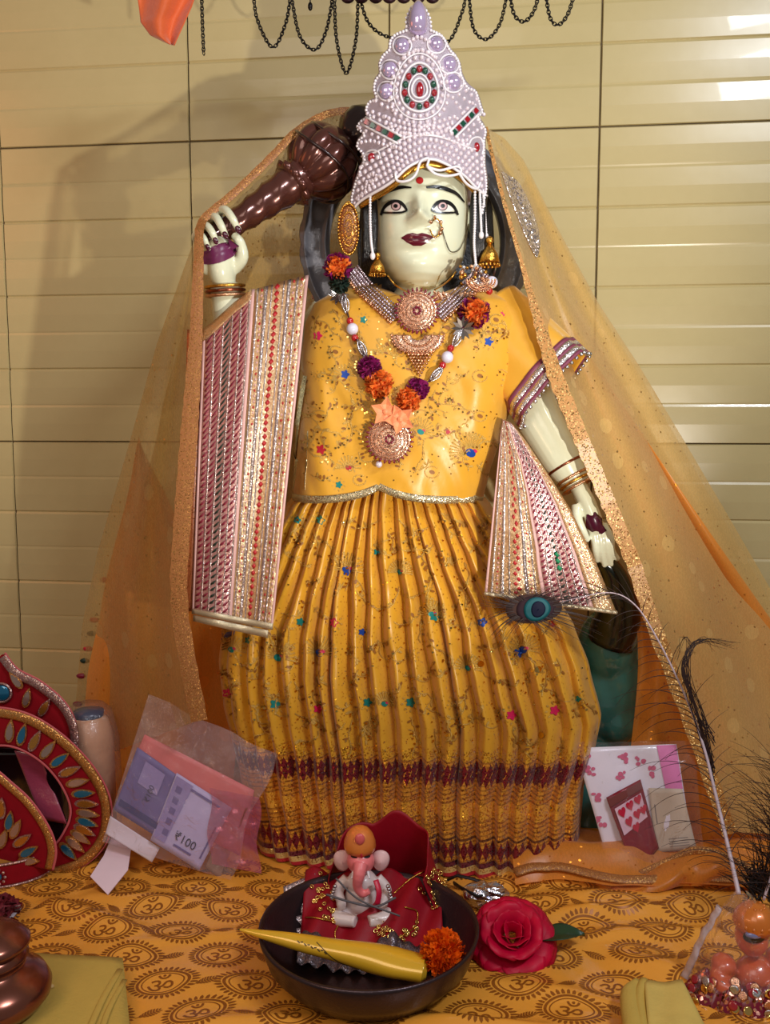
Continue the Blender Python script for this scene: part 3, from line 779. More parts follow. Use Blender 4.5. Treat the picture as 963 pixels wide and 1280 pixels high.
# ------------------------------------------------------------------ pleated skirt
def skirt_mat():
    m, nt, b = base('banded_marigold_brocade')
    uvn = nd(nt, 'ShaderNodeUVMap'); sp = nd(nt, 'ShaderNodeSeparateXYZ'); lk(nt, uvn.outputs[0], sp.inputs[0])
    v3 = coord(nt); n = ntex(nt, v3, 8)
    yl = mixc(nt, n, srgb(208, 148, 26), srgb(224, 164, 44))
    u, v = sp.outputs[0], sp.outputs[1]       # v is 0 at the hem .. 1 at the waist
    def band(a, c_, soft=0): return mth(nt, 'MULTIPLY', mth(nt, 'GREATER_THAN', v, a), mth(nt, 'LESS_THAN', v, c_))
    col = yl
    MAR = srgb(118, 16, 26); BRN = srgb(112, 62, 24); DG = srgb(168, 112, 36); RED = srgb(176, 22, 40); CRM = srgb(206, 170, 100)
    col = mixc(nt, band(.0, .312), col, mixc(nt, n, srgb(206, 132, 30), srgb(222, 150, 50)))
    # fine dark and gold stripes in the border
    st_ = mth(nt, 'GREATER_THAN', mth(nt, 'SINE', mth(nt, 'MULTIPLY', v, 2*pi*88)), 0.35)
    col = mixc(nt, mth(nt, 'MULTIPLY', band(.045, .312), mth(nt, 'MULTIPLY', st_, .5)), col, BRN)
    col = mixc(nt, band(.165, .205), col, srgb(226, 158, 48))
    col = mixc(nt, band(.112, .118), col, BRN); col = mixc(nt, band(.045, .058), col, srgb(104, 30, 44))
    col = mixc(nt, band(-.1, .022), col, RED); col = mixc(nt, band(.022, .045), col, CRM)
    def diamonds(vc, h, N):
        fr = mth(nt, 'ABSOLUTE', mth(nt, 'SUBTRACT', mth(nt, 'FRACT', mth(nt, 'MULTIPLY', u, N)), .5))
        dv_ = mth(nt, 'DIVIDE', mth(nt, 'ABSOLUTE', mth(nt, 'SUBTRACT', v, vc)), h)
        return mth(nt, 'LESS_THAN', mth(nt, 'ADD', mth(nt, 'MULTIPLY', fr, 1.8), dv_), 1.0)
    col = mixc(nt, diamonds(.286, .020, 74), col, MAR); col = mixc(nt, diamonds(.266, .020, 74.5), col, MAR)
    col = mixc(nt, diamonds(.086, .026, 60), col, MAR)
    lk(nt, col, b.inputs['Base Color']); setin(b, 'Roughness', .34); setin(b, 'Sheen Weight', .2)
    vo = nd(nt, 'ShaderNodeTexVoronoi'); vo.inputs['Scale'].default_value = 700; lk(nt, v3, vo.inputs['Vector'])
    s2 = nd(nt, 'ShaderNodeSeparateColor'); lk(nt, vo.outputs['Color'], s2.inputs[0])
    thr = mth(nt, 'SUBTRACT', .965, mth(nt, 'MULTIPLY', band(.03, .34), .30))
    gm = mth(nt, 'GREATER_THAN', s2.outputs[0], thr); lk(nt, gm, b.inputs['Metallic'])
    g = nd(nt, 'ShaderNodeNewGeometry'); sub = nd(nt, 'ShaderNodeVectorMath', operation='SUBTRACT'); lk(nt, vo.outputs['Color'], sub.inputs[0]); sub.inputs[1].default_value = (.8, .5, .5)
    sc = nd(nt, 'ShaderNodeVectorMath', operation='SCALE'); lk(nt, sub.outputs[0], sc.inputs[0]); lk(nt, mth(nt, 'MULTIPLY', gm, .9), sc.inputs['Scale'])
    ad = nd(nt, 'ShaderNodeVectorMath', operation='ADD'); lk(nt, g.outputs['Normal'], ad.inputs[0]); lk(nt, sc.outputs[0], ad.inputs[1])
    no = nd(nt, 'ShaderNodeVectorMath', operation='NORMALIZE'); lk(nt, ad.outputs[0], no.inputs[0]); lk(nt, no.outputs[0], b.inputs['Normal'])
    return m
sk_rows = [(612, 372, 600, .085), (640, 348, 625, .088), (670, 330, 646, .092), (700, 312, 668, .096), (760, 280, 712, .10), (800, 262, 734, .105), (850, 256, 752, .108), (910, 262, 766, .11), (950, 272, 758, .112), (1000, 284, 742, .114), (1050, 294, 737, .115), (1098, 300, 734, .115)]
ph = [0.0]; rr = random.Random(3)
while ph[-1] < 1: ph.append(ph[-1]+rr.uniform(.036, .062))
def pleat(u):
    for i in range(len(ph)-1):
        if u <= ph[i+1]:
            t = (u-ph[i])/(ph[i+1]-ph[i]); k = (i*7919 % 13)/13
            c_ = .20+.14*k; q_ = t/c_ if t < c_ else 1-(t-c_)/(1-c_)
            return sin(q_*pi/2)**1.2, k, i
    return 0, 0, 0
zt0 = P(500, 612, .06).z
SKC = .155
def skf(u, v):
    py = 612+(1098-612)*v
    l, r, d = interp(sk_rows, py, 1), interp(sk_rows, py, 2), interp(sk_rows, py, 3)
    a = P(l, py, .05); b_ = P(r, py, .05); xc = (a.x+b_.x)/2; w_ = (b_.x-a.x)/2
    z = zt0*(1-v)**1.0; z = P(500, py, .045).z if py < 1080 else None
    zb = P(500, 1080, .045).z
    if z is None: z = zb*(1-(py-1080)/18)+0.004*(py-1080)/18
    z = max(z, .004)
    if u <= .84:
        q = u/.84; s = 2*q-1
        # pleats drift sideways a little on the way down
        qq = q+0.012*fbm(q*7, v*3, 5)*(1-v)+.006*fbm(q*16, v*6, 9)
        pl, k, i = pleat(max(0, min(.999, qq)))
        amp = .012+.013*min(1, v*2.2)-.015*max(0, (v-.55)/.45)
        y = SKC-d*(1-abs(s)**6)**(1/2.2)
        y -= amp*(pl-.5)*(1-abs(s)**8)
        puff = exp(-((v-.13-.1*k)/.08)**2)
        y -= puff*.008*(k-.3)+.003*fbm(q*14, v*7, 2)*(1-v)
        y -= .0022*sin(v*34+i*2.1)*pl*exp(-((v-.3)/.16)**2)*1.5
        x = xc+s*w_+(.0045*(k-.5))*(1-abs(s))
        return Vector((x, y-.119*(x-.02)*v, z))
    q = (u-.84)/.16; s = 1-2*q
    return Vector((xc+s*w_*.995, SKC+.10*sin(pi*q)**.5+.003*sin(q*120)-.119*(xc+s*w_-.02)*v, z))
sk = MB()
sk.grid(skf, 760, 170, cu=True, uv=True)
for k in list(sk.uv): sk.uv[k] = tuple((a, 1-b_) for a, b_ in sk.uv[k])
SKM = skirt_mat(); sko = sk.build('skirt', SKM, st); KB = sk.bvh()
emb = MB()
for x, y, r, c in ((417, 778, 5, 2), (285, 866, 5.5, 2), (397, 886, 5, 2), (639, 894, 5.5, 2), (693, 888, 5.5, 2), (372, 650, 4, 3), (400, 650, 5, 3), (433, 715, 4, 4), (375, 777, 4.5, 3), (543, 771, 5, 3), (459, 878, 5, 3), (513, 878, 5.5, 3), (344, 880, 6, 3), (276, 795, 4, 4), (603, 778, 5, 4),
                   (648, 816, 5.5, 4), (723, 873, 4, 3), (330, 885, 4, 1), (567, 880, 4, 0), (471, 690, 4, 3), (562, 700, 4, 0), (452, 790, 4, 4), (690, 780, 4, 5), (310, 800, 4, 3), (515, 820, 4, 0)):
    flower(emb, x, y, r, KB, c)
for x, y, r, c in ((347, 822, 20, 3), (433, 712, 20, 4), (399, 816, 20, 4), (540, 768, 16, 3), (290, 812, 16, 3), (655, 812, 18, 4), (500, 715, 14, 3), (585, 835, 16, 3), (480, 880, 14, 3)): fan(emb, x, y, r, KB, -pi, .2, 15, core=c)
for k in range(150):
    y = random.uniform(640, 930); l, r = interp(sk_rows, y, 1)+10, interp(sk_rows, y, 2)-10
    vine(emb, random.uniform(l, r), y, pi/2+random.uniform(-.8, .8), random.uniform(20, 50), KB)
emb.mi = 1
for k in range(260):
    y = random.uniform(640, 1080); l, r = interp(sk_rows, y, 1)+6, interp(sk_rows, y, 2)-6; blob(emb, random.uniform(l, r), y, ell(1.0, 1.0, 0, 6), KB, .0018, 1)
for x, y in ((672, 837), (678, 919), (690, 1010), (600, 830)): blob(emb, x, y, ell(4, 4, 0, 10), KB, .002, 1)
emb.build('embroidery', EMB, sko)
# ================================================================== shawl (two hanging ends)
SHB = GL('pink_silver_weave', (206, 140, 138), (240, 208, 200), 1300, .55, .3, .8)
GLD = GL('gold_zari_weave', (190, 138, 92), (234, 208, 168), 1500, .5, .3, .8)
SLV = GL('silver_bead_line', (140, 120, 120), (240, 228, 226), 1700, .7, .2, .9)
MRN = M('maroon_weave', (122, 12, 44), 0.45, var=.3, vscale=400); DGR = M('dark_green_weave', (22, 42, 30), 0.5, var=.3, vscale=400); RDC = M('red_chain_weave', (176, 28, 34), 0.42, var=.2, vscale=400)
GRN = M('bright_green_weave', (20, 130, 84), 0.45); EDG = M('pale_pink_edge', (216, 170, 164), 0.5, var=.1); TER = GL('terracotta_lining', (158, 84, 44), (200, 130, 80), 1100, .3, .4, .6)
HEM = M('pale_zari_hem', (206, 190, 160), 0.3, 0.6, var=.15, vscale=200, bump=.4, bscale=900)
SHM = [SHB, GLD, SLV, MRN, DGR, RDC, GRN, EDG, TER, HEM]
sh = thing('shawl', 'pink, maroon and gold houndstooth shawl whose two ends hang over the arms of the statue', 'shawl', P(300, 765, .03))
def panel(world, zones, nv, name, flip=False):
    mb = MB()
    # ground, one strip per zone
    for (a, b, mi) in zones:
        mb.mi = mi; mb.grid(lambda u, v: world(a+(b-a)*u, v, 0), max(2, int((b-a)*26)), 70)
    return mb
def L_edge(v):   # left panel edges in photo pixels
    return interp([(0, 254, 410), (.06, 253, 430), (1, 240, 766)], v, 1), interp([(0, 254, 410), (1, 240, 766)], v, 2)
def lpw(u, v, off=0.0):
    tx = 254+(386-254)*u; ty = interp([(0, 412), (.38, 372), (.46, 362), (1, 344)], u)
    bx = 240+(341-240)*u; by = 766+(786-766)*u
    px, py = tx+(bx-tx)*v, ty+(by-ty)*v
    Y = .078-.05*max(0, min(1, v*2.5))**.7+.006*sin(u*9+v*2)*(0.3+v)-.008*sin(pi*u)+.012*max(0, .25-v)/.25*(u)
    return P(px, py, Y-.0-off)
mb = panel(lpw, [(0, .025, 7), (.025, .455, 0), (.455, .49, 7), (.49, .97, 1), (.97, 1.0, 7)], 70, 'l')
def hounds(mb, world, cols, rows, uw, mcols, slant=.6, v0=.02, v1=.985):
    for ci, u0 in enumerate(cols):
        mb.mi = mcols[ci]
        for k in range(rows):
            v = v0+(v1-v0)*(k+.5)/rows; h = (v1-v0)/rows*.21
            q = [world(u0, v+h*1.0+slant*h, .0007), world(u0+uw*.55, v+h-slant*h*.2, .0007), world(u0+uw, v-h*1.4, .0007), world(u0+uw, v-h*2.2, .0007), world(u0+uw*.45, v-h*1.0, .0007), world(u0, v-h*.2+slant*h, .0007)]
            mb.add(q, [(0, 1, 2, 3, 4, 5)])
def vline(mb, world, u0, wd, mi, off=.0009, v0=0.0, v1=1.0, n=70):
    mb.mi = mi; mb.grid(lambda u, v: world(u0-wd/2+wd*u, v0+(v1-v0)*v, off), 1, n)
def chain(mb, world, u0, wd, rows, mi, zig=False):
    mb.mi = mi
    for k in range(rows):
        v = (k+.5)/rows; h = .46/rows; s = (1 if k % 2 else -1)*wd*.35 if zig else 0
        mb.add([world(u0+s, v-h, .001), world(u0+s+wd/2, v, .001), world(u0+s, v+h, .001), world(u0+s-wd/2, v, .001)], [(0, 1, 2, 3)])
hounds(mb, lpw, [.040, .125, .21, .295, .375], 46, .058, [3, 3, 4, 3, 3])
for u0 in (.112, .197, .283, .366, .448): vline(mb, lpw, u0, .012, 2)
for u0, w_ in ((.52, .02), (.60, .035), (.655, .012), (.77, .012), (.82, .035), (.90, .02)): vline(mb, lpw, u0, w_, 2)
chain(mb, lpw, .705, .052, 50, 5)
for k in range(60):
    v = (k+.5)/60
    for u0 in (.56, .865, .94): mb.mi = 7 if k % 3 else 5; q = .012; mb.add([lpw(u0-q, v, .001), lpw(u0, v-.005, .001), lpw(u0+q, v, .001), lpw(u0, v+.005, .001)], [(0, 1, 2, 3)])
mb.mi = 9; mb.grid(lambda u, v: lpw(u, .985+.018*v, .003), 24, 2); mb.grid(lambda u, v: lpw(u*.93+.02, 1.006+.022*v, .0015), 24, 2)
# gold fringe along the slanting top
mb.mi = 1; mb.grid(lambda u, v: lpw(u*.46, -.004+.045*v*(1-.3*u), .002), 20, 3)
mb.mi = 8; mb.grid(lambda u, v: lpw(-.15+.16*u, v*.995, -.003), 3, 60)
lp_ = mb.build('hanging_end', SHM, sh, solid=.0009); lp_['label'] = 'wide end hanging from the raised arm'
RL = [(0, 629, 524), (.1, 626, 545), (1, 606, 742)]; RR = [(0, 641, 530), (.08, 658, 552), (.25, 688, 597), (.45, 713, 636), (.7, 744, 700), (1, 771, 766)]
def rpw(u, v, off=0.0):
    lx, ly = interp(RL, v, 1), interp(RL, v, 2); rx, ry = interp(RR, v, 1), interp(RR, v, 2)
    px, py = lx+(rx-lx)*u, ly+(ry-ly)*u
    Y = .062-.04*min(1, v*1.6)+.005*sin(u*10+v*3)*v-.004*sin(pi*u)+.028*(u-.5)*(u > .5)*(1-v)
    return P(px, py, Y-off)
mb = panel(rpw, [(0, .02, 7), (.02, .44, 1), (.44, .47, 7), (.47, .80, 0), (.80, .83, 7), (.83, 1.0, 1)], 70, 'r')
hounds(mb, rpw, [.478, .545, .613, .678, .745], 30, .042, [3, 3, 4, 3, 3], v0=.05)
for u0 in (.534, .60, .667, .735, .796): vline(mb, rpw, u0, .010, 2)
for u0, w_ in ((.05, .02), (.13, .03), (.19, .012), (.33, .03), (.40, .015)): vline(mb, rpw, u0, w_, 2)
chain(mb, rpw, .255, .04, 34, 5, True)
mb.mi = 6
for v in (.70, .74, .78): mb.add([rpw(.612, v, .0016), rpw(.64, v-.018, .0016), rpw(.662, v, .0016), rpw(.64, v+.018, .0016)], [(0, 1, 2, 3)])
for k in range(40):
    v = (k+.5)/40
    for u0 in (.09, .37, .90): mb.mi = 7 if k % 3 else 5; q = .010; mb.add([rpw(u0-q, v, .001), rpw(u0, v-.007, .001), rpw(u0+q, v, .001), rpw(u0, v+.007, .001)], [(0, 1, 2, 3)])
rp_ = mb.build('hanging_end', SHM, sh, solid=.0009); rp_['label'] = 'shorter end hanging from the lowered arm'
mb = MB()
for s_ in (0, pi):
    pts = [rpw(t, 1.0+.004*sin(t*60+s_), .003+.0018*cos(t*60+s_)) for t in [k/60 for k in range(61)]]; mb.tube(pts, .0026, 6)
mb.build('braided_hem', HEM, rp_)
mb = MB(); mb.grid(lambda u, v: P(386+(640-386)*u, 344+ (520-344)*u**2+14*sin(pi*v), .262-.0*v) if False else P(390+245*u, 352+30*sin(pi*u)*.2+(150*u*u)+22*v, .262+.01*sin(6*u)), 30, 4)
mb.build('back_drape', SHB, sh, solid=.001)

# ================================================================== mace
BRZ = M('bronze_brown_paint', (92, 50, 42), 0.22, 0.45, coat=.5, var=.25, vscale=30)
BRD = M('dark_bronze_paint', (46, 24, 24), 0.25, 0.3, coat=.5)
m0 = P(262, 301, .098); m1 = P(404, 203, .165); mx = (m1-m0).normalized(); ML = (m1-m0).length
mace = thing('mace', 'dark brown ribbed mace with round head, held up by the statue', 'mace', m0)
mb = MB()
hp = [(.004, -.012), (.012, -.010), (.0155, -.004)]+[(.0155+.0135*(k/30)**1.2, ML*.80*k/30) for k in range(31)]
hp = [(r, h) for r, h in hp]
mb.lathe(hp, m0, mx, 40)
# diagonal grooves twisted along the handle
ax_, bx_ = cross_frame(mx)
for i, v in enumerate(mb.v):
    d = v-m0; h = d.dot(mx); rad = d-mx*h; g = atan2(rad.dot(bx_), rad.dot(ax_)); v -= rad.normalized()*0 if rad.length < 1e-6 else rad.normalized()*(.0030*abs(sin(g*1.5+h*110))**.7)
mb.build('handle', BRZ, mace)
mb = MB(); hc = m1
def hmod(g, t): return .84+.19*abs(sin(5*g+2.6*t))**.6
prof = [(.030, -.060), (.034, -.054), (.028, -.050)]+[(max(.012, .0525*sin(pi*(.10+.80*k/26))), -.048*cos(pi*(.10+.80*k/26))) for k in range(27)]
mb.lathe(prof, hc, mx, 96, hmod); mb.build('ribbed_head', BRZ, mace)
for t in (-.2, .35):
    mb = MB(); r = .0535*sqrt(1-t*t*.8)
    a_, b_ = cross_frame(mx); tilt = (mx*.0+a_).normalized()
    pts = [hc+mx*(t*.05+.010*sin(g*2))+(a_*cos(g)+b_*sin(g))*r*1.0 for g in [2*pi*k/60 for k in range(60)]]
    mb.tube(pts, .0022, 6, closed=True); mb.build('raised_band', BRD, mace)
mb = MB(); mb.lathe([(.016, .040), (.026, .052), (.036, .064), (.039, .078), (.033, .094), (.022, .106), (.014, .112), (.010, .124), (.003, .130)], hc, mx, 48, lambda g, t: 1+.06*abs(sin(4*g)))
mb.build('finial', BRD, mace)

# ================================================================== veil
NET = SHEER('golden_net', (204, 166, 92), .50, True, .10)
NETO = SHEER('orange_net', (240, 150, 52), .80, True, .06)
NETR = SHEER('golden_net_doubled', (226, 186, 112), .66, True, .08)
LACE = GL('gold_lace', (150, 92, 44), (206, 156, 96), 1000, .35, .5, .8)
ve = thing('veil', 'sheer golden net veil with lace border, draped over crown, arms and altar', 'veil', P(880, 900, .2))
AR = [(452, 139, .20), (420, 141, .19), (395, 150, .17), (368, 168, .15), (345, 192, .135), (318, 219, .12), (290, 245, .105), (262, 268, .088), (250, 281, .080)]
arc = catmull([P(*a) for a in AR], 40)
OUTL = [(0, 249, 283, .085), (.12, 232, 330, .13), (.3, 196, 430, .17), (.5, 160, 560, .19), (.7, 122, 690, .21), (.82, 103, 780, .22), (1, 88, 960, .23)]
def vl(u, v):    # back sheet; u 0 outer edge .. 1 near the crown, v down
    top = arc[int((1-u)*39)] if False else None
    k = (1-u)*39; i = min(38, int(k)); top = arc[i].lerp(arc[i+1], k-i)
    o_ = P(interp(OUTL, v, 1), interp(OUTL, v, 2), interp(OUTL, v, 3))
    bot = P(88+250*u**.8, 985, .25+.09*u)
    side = top.lerp(bot, v)
    if u < 1: w_ = u**.8
    # blend from the free outer edge to a plain drop
    dx = (o_.x-(P(249, 283, .085).lerp(P(88, 985, .25), v)).x)*(1-u)**1.5
    Y = top.y+(max(.315, bot.y)-top.y)*min(1, v*(2.2+2.5*u))**.6
    Y = Y*min(1, u*3)+(interp(OUTL, v, 3))*(1-min(1, u*3))
    q = Vector((side.x+dx, Y+.010*sin(u*22+v*3)*min(1, v*2)*(1-.3*u), side.z))
    return q
mb = MB(); mb.grid(vl, 110, 90); s1 = mb.build('back_sheet', NET, ve)
# front fall: from the hand down along the side of the shawl
INB = [(0, 250, 282, .070), (.1, 249, 330, .052), (.25, 246, 420, .040), (.45, 239, 520, .030), (.62, 231, 620, .024), (.78, 224, 720, .020), (.84, 226, 770, .020), (.92, 238, 840, .014), (1, 250, 900, .010)]
def vf(u, v):
    i_ = (interp(INB, v, 1), interp(INB, v, 2), interp(INB, v, 3)); o_ = (interp(OUTL, v, 1), interp(OUTL, v, 2), interp(OUTL, v, 3))
    px = i_[0]+(o_[0]-i_[0])*u; py = i_[1]+(o_[1]-i_[1])*u; Y = i_[2]+(o_[2]-i_[2])*u**.8
    return P(px, py, Y-.012*sin(u*11+v*3)*min(1, v*3)*sin(pi*min(1, u*1.02)))
mb = MB(); mb.grid(vf, 70, 100); mb.build('front_sheet', NET, ve)
def vf2(u, v):
    w0 = .01+.99*min(1, v*1.6); a = (interp(OUTL, .45+.55*v, 1)+6, 545+450*v)
    p = P(a[0]+(195*w0)*u, a[1]+10*u, .19+.02*u*w0+.012*sin(u*14+v*4)); return p
mb = MB(); mb.grid(vf2, 60, 80); mb.build('lower_fold', NETO, ve)
# lace border along the arc and down the front
mb = MB()
bp_ = [arc[i] for i in range(0, 38, 1)]+[P(interp(INB, t/60, 1), interp(INB, t/60, 2), interp(INB, t/60, 3)) for t in range(1, 61)]
nb = len(bp_); o0 = len(mb.v)
for i, p in enumerate(bp_):
    t = (bp_[min(i+1, nb-1)]-bp_[max(0, i-1)]).normalized(); q = t.cross(Vector((0, -1, 0))).normalized()
    wd = (.0052+.0058*min(1, max(0, (i-36)/30)))*(1+.06*sin(i*2.2))
    for k in (-1, -.33, .33, 1): mb.v.append(p+q*wd*k+Vector((0, -.0035-.0006*cos(k*1.5), 0)))
for i in range(nb-1):
    for k in range(3): a = o0+i*4+k; mb.face((a, a+1, a+5, a+4))
mb.build('lace_border', LACE, ve, smooth=False, solid=.0008)
# trim beads along the outer lower edge
for y, m_ in ((725, REDT), (775, REDT), (792, DGR), (811, REDT), (826, DGR), (845, MRN), (880, MRN)):
    mb = MB(); t = (y-283)/(985-283); x = interp([(0, 249), (.3, 196), (.5, 160), (.7, 122), (.82, 103), (1, 88)], t)-4
    a = P(x, y, .215); mb.sphere(a, (.0075, .003, .0042), 10, 8); mb.build('trim_leaf', m_, ve)
# right side
RIN = [(0, 608, 160, .12), (.05, 616, 195, .11), (.12, 630, 250, .095), (.22, 653, 330, .08), (.32, 676, 405, .062), (.42, 698, 470, .05), (.54, 731, 550, .045), (.66, 764, 628, .05), (.78, 796, 705, .06), (.86, 818, 775, .06), (.93, 862, 890, .05), (1, 915, 1040, .03)]
ROUT = [(0, 612, 162, .15), (.05, 630, 172, .17), (.12, 655, 200, .20), (.22, 700, 290, .22), (.32, 748, 378, .23), (.42, 800, 458, .23), (.54, 852, 545, .23), (.66, 905, 635, .23), (.78, 960, 730, .22), (.86, 1010, 820, .20), (.93, 1060, 940, .18), (1, 1110, 1050, .12)]
def I4(tab, v): return interp(tab, v, 1), interp(tab, v, 2), interp(tab, v, 3)
def vr(u, v, push=0.0, fr=13):
    a = I4(RIN, v); b = I4(ROUT, v); px = a[0]+(b[0]-a[0])*u; py = a[1]+(b[1]-a[1])*u; Y = a[2]+(b[2]-a[2])*u**.8+push
    return P(px, py, Y-.012*sin(u*fr+v*4)*min(1, v*3)*max(0, sin(pi*u))**.5)
mb = MB(); mb.grid(vr, 90, 110); mb.build('right_sheet', NETR, ve)
mb = MB(); mb.grid(lambda u, v: vr(.04+.90*u, .14+.86*v, .030, 8), 80, 90); mb.build('right_lining', SHEER('pale_gold_net', (222, 176, 92), .40, False, 0.0), ve)
def vr2(u, v):   # orange lower fold falling on to the altar
    k_ = min(1, v*1.6); ax0, ay0 = 700+(905-700)*v**1.1, 400+(1075-400)*v; bx0, by0 = ax0+10+(1095-915)*k_, ay0+20*k_
    Y = .17-.0*v+.02*sin(u*10+v*3)-.05*v*(1-u)+.03*u
    p = P(ax0+(bx0-ax0)*u, ay0+(by0-ay0)*u, Y)
    return Vector((p.x, p.y, max(p.z, .008+ch(p.x, min(.3, p.y)))))
mb = MB(); mb.grid(vr2, 70, 90); mb.build('orange_fold', NETO, ve)
def vr3(u, v):   # fold lying in front of the rock, behind the package
    p = P(792+6*sin(v*7)+ (20+100*min(1, v*2))*u+0*v, 740+370*v-10*u, .14-.07*v+.012*sin(u*9+v*5)); return Vector((p.x, p.y, max(p.z, .010+ch(p.x, p.y))))
mb = MB(); mb.grid(vr3, 40, 50); mb.build('orange_fold', NETO, ve)
def vr4(u, v):   # the end of the veil lying on the altar
    x = .17+.52*u; y = .12-.13*v-.03*u+.01*sin(u*17); return Vector((x, y, ch(x, y)+.005+.009*abs(sin(u*11+v*5+2*sin(u*5)))*(1-v*.6)+.022*(1-v)*(.6+.4*sin(u*7+1))+.010*sin(pi*v)))
mb = MB(); mb.grid(vr4, 90, 30); mb.build('trailing_end', NETO, ve)
UPE = [(752, 1112, .005), (790, 1096, .008), (830, 1078, .012), (868, 1062, .014), (905, 1070, .012), (950, 1092, .01)]; LOE = [(745, 1120), (790, 1117), (835, 1112), (875, 1106), (915, 1106), (955, 1112)]
up_ = catmull([P(*q) for q in UPE], 61); lo_ = catmull([PZ(x, y, .012) for x, y in LOE], 61)
def vr5(u, v):
    k = min(60, int(u*60+.5)); p = up_[k].lerp(lo_[k], v); return p+Vector((0, -.012*sin(pi*v)-.003*sin(u*26+v*5), .004*sin(pi*v)+.003*sin(u*19)*(1-v)))
mb = MB(); mb.grid(vr5, 60, 16); mb.build('raised_fold', NETO, ve)
mb = MB(); mb.tube([q+Vector((0, -.003, 0)) for q in up_], .0055, 8, flat=.4, normal=(0, -1, .3)); mb.build('lace_border', LACE, ve, smooth=False)
mb = MB(); e = [vr4(k/60, .92)+Vector((0, 0, .004)) for k in range(61)]
mb.tube(e, .007, 8, flat=.35, normal=(0, -.5, 1)); mb.build('lace_border', LACE, ve)
for k_, wd0 in ((0, 1),):
    mb = MB(); n_ = 120; o0 = len(mb.v)
    for i in range(n_):
        v = i/(n_-1); p = vr(0, v)
        t = (vr(0, min(1, v+.01))-vr(0, max(0, v-.01))).normalized(); q = t.cross(Vector((0, -1, 0))).normalized()*-1
        wd = (.0026+.0072*min(1, max(0, (v-.22)/.18)))*(1+.08*sin(i*1.7))
        for k in (-.6, 0, .7, 1.4): mb.v.append(p-q*wd*k+Vector((0, -.004, 0)))
    for i in range(n_-1):
        for k in range(3): a = o0+i*4+k; mb.face((a, a+1, a+5, a+4))
    mb.build('lace_border', GL('gold_sequin_lace', (186, 130, 66), (246, 208, 140), 700, .33, .38, 1.1), ve, smooth=False, solid=.0012)
# silver sequin motif near the head
mb = MB(); mb.grid(lambda u, v: vr(.22+.42*(max(0, sin(pi*v))**.7)*(u-.1)+.12*v, .085+.145*v, -.004), 14, 40)
mb.build('sequin_motif', GL('silver_motif', (170, 150, 130), (240, 225, 225), 500, .65, .2, 1.0), ve, solid=.001)
VRB = None

# ================================================================== crown
CC = P(524, 180, .10)
CL = [(4, 521), (10, 513), (22, 509), (38, 507), (44, 493), (52, 487), (62, 486), (70, 478), (80, 474), (92, 475), (100, 469), (112, 467), (124, 470), (128, 461), (138, 457), (147, 463), (151, 452), (160, 446), (168, 455), (176, 448), (184, 446), (192, 453), (200, 455), (215, 449), (232, 443), (250, 439), (266, 441)]
CR = [(4, 524), (10, 532), (22, 537), (38, 540), (44, 552), (52, 558), (62, 563), (70, 570), (80, 575), (92, 577), (100, 580), (110, 586), (114, 595), (124, 599), (134, 602), (140, 604), (148, 598), (156, 604), (164, 608), (176, 606), (190, 606), (205, 606), (220, 608), (235, 609), (246, 607), (266, 604)]
LOW = [(439, 266), (450, 253), (466, 243), (480, 235), (494, 225), (509, 211), (524, 203), (541, 200), (560, 207), (580, 220), (596, 236), (609, 246)]
def crpt(px, py, off=0.0):
    """point of the curved crown plate seen at this place"""
    Y = .040+.0012*0
    dx = (px-524)*.00108; Y = .034+dx*dx*7.0+.00016*max(0, 215-py)
    return P(px, py, Y-off)
crown = thing('crown', 'tall silver pearl crown with red and green stones on the head of the statue', 'crown', P(524, 230, .06))
def lowy(px): return interp(LOW, px)
mb = MB()
def cplate(u, v, off=0.0):
    y = 4+262*v
    for _ in range(3):
        x = interp(CL, y)+(interp(CR, y)-interp(CL, y))*u
        y = 4+(lowy(x)-4)*v
    return crpt(x, y, off)
mb.grid(cplate, 60, 110); 
mb.build('plate', M('silver_lilac_cloth', (186, 172, 184), 0.35, 0.4, var=.15, vscale=120, bump=.6, bscale=900), crown, solid=.004)
CB = mb.bvh()
# hollow cap behind the plate
mb = MB(); tube_rows(mb, dense([(60, 508, 540, .02, .02, .12, .1), (100, 492, 560, .035, .04, .12, .1), (160, 474, 580, .05, .075, .13, .1), (215, 460, 596, .055, .09, .13, .1), (245, 458, 598, .03, .095, .14, .1)], 16), 40)
mb.build('cap', M('white_satin', (196, 184, 196), 0.4), crown)
def row(pts, r, n, name='pearl_row', m_=None, off=.003):
    c = catmull([(x, y, 0) for x, y in pts], n*6)
    L = [0]
    for a, b in zip(c, c[1:]): L.append(L[-1]+(b-a).length)
    mb = MB(); 
    for k in range(n):
        d = L[-1]*k/(n-1); i = next((j for j in range(len(L)-1) if L[j+1] >= d), len(L)-2)
        t = (d-L[i])/max(1e-6, L[i+1]-L[i]); q = c[i].lerp(c[i+1], t); mb.sphere(crpt(q.x, q.y, off), r, 10, 7)
    return mb.build(name, m_ or PEARL, crown)
def trim(pts, r=.0013, name='bead_trim', m_=None, n=60, closed=False, off=.0035):
    c = catmull([(x, y, 0) for x, y in pts], n); mb = MB(); mb.tube([crpt(q.x, q.y, off) for q in c], r, 6, closed=closed); return mb.build(name, m_ or WHITEBEAD, crown)
# arched pearl rows above the brow
for k, (r, n) in enumerate(((.0030, 30), (.0031, 29), (.0033, 27), (.0034, 25), (.0034, 23))):
    d = 8+k*8.6; lift = 1+.02*k
    row([(x, lowy(x)-d*(1.0 if x > 455 else 1.0)) for x in (447+k*1.2, 458, 466, 480, 494, 509, 524, 541, 560, 580, 592, 602)], r, n)
trim([(x, y-1) for x, y in LOW], .0018)
trim([(452, 196), (470, 190), (490, 180), (508, 172), (525, 169), (545, 170), (565, 176), (585, 184), (600, 188)], .0014)
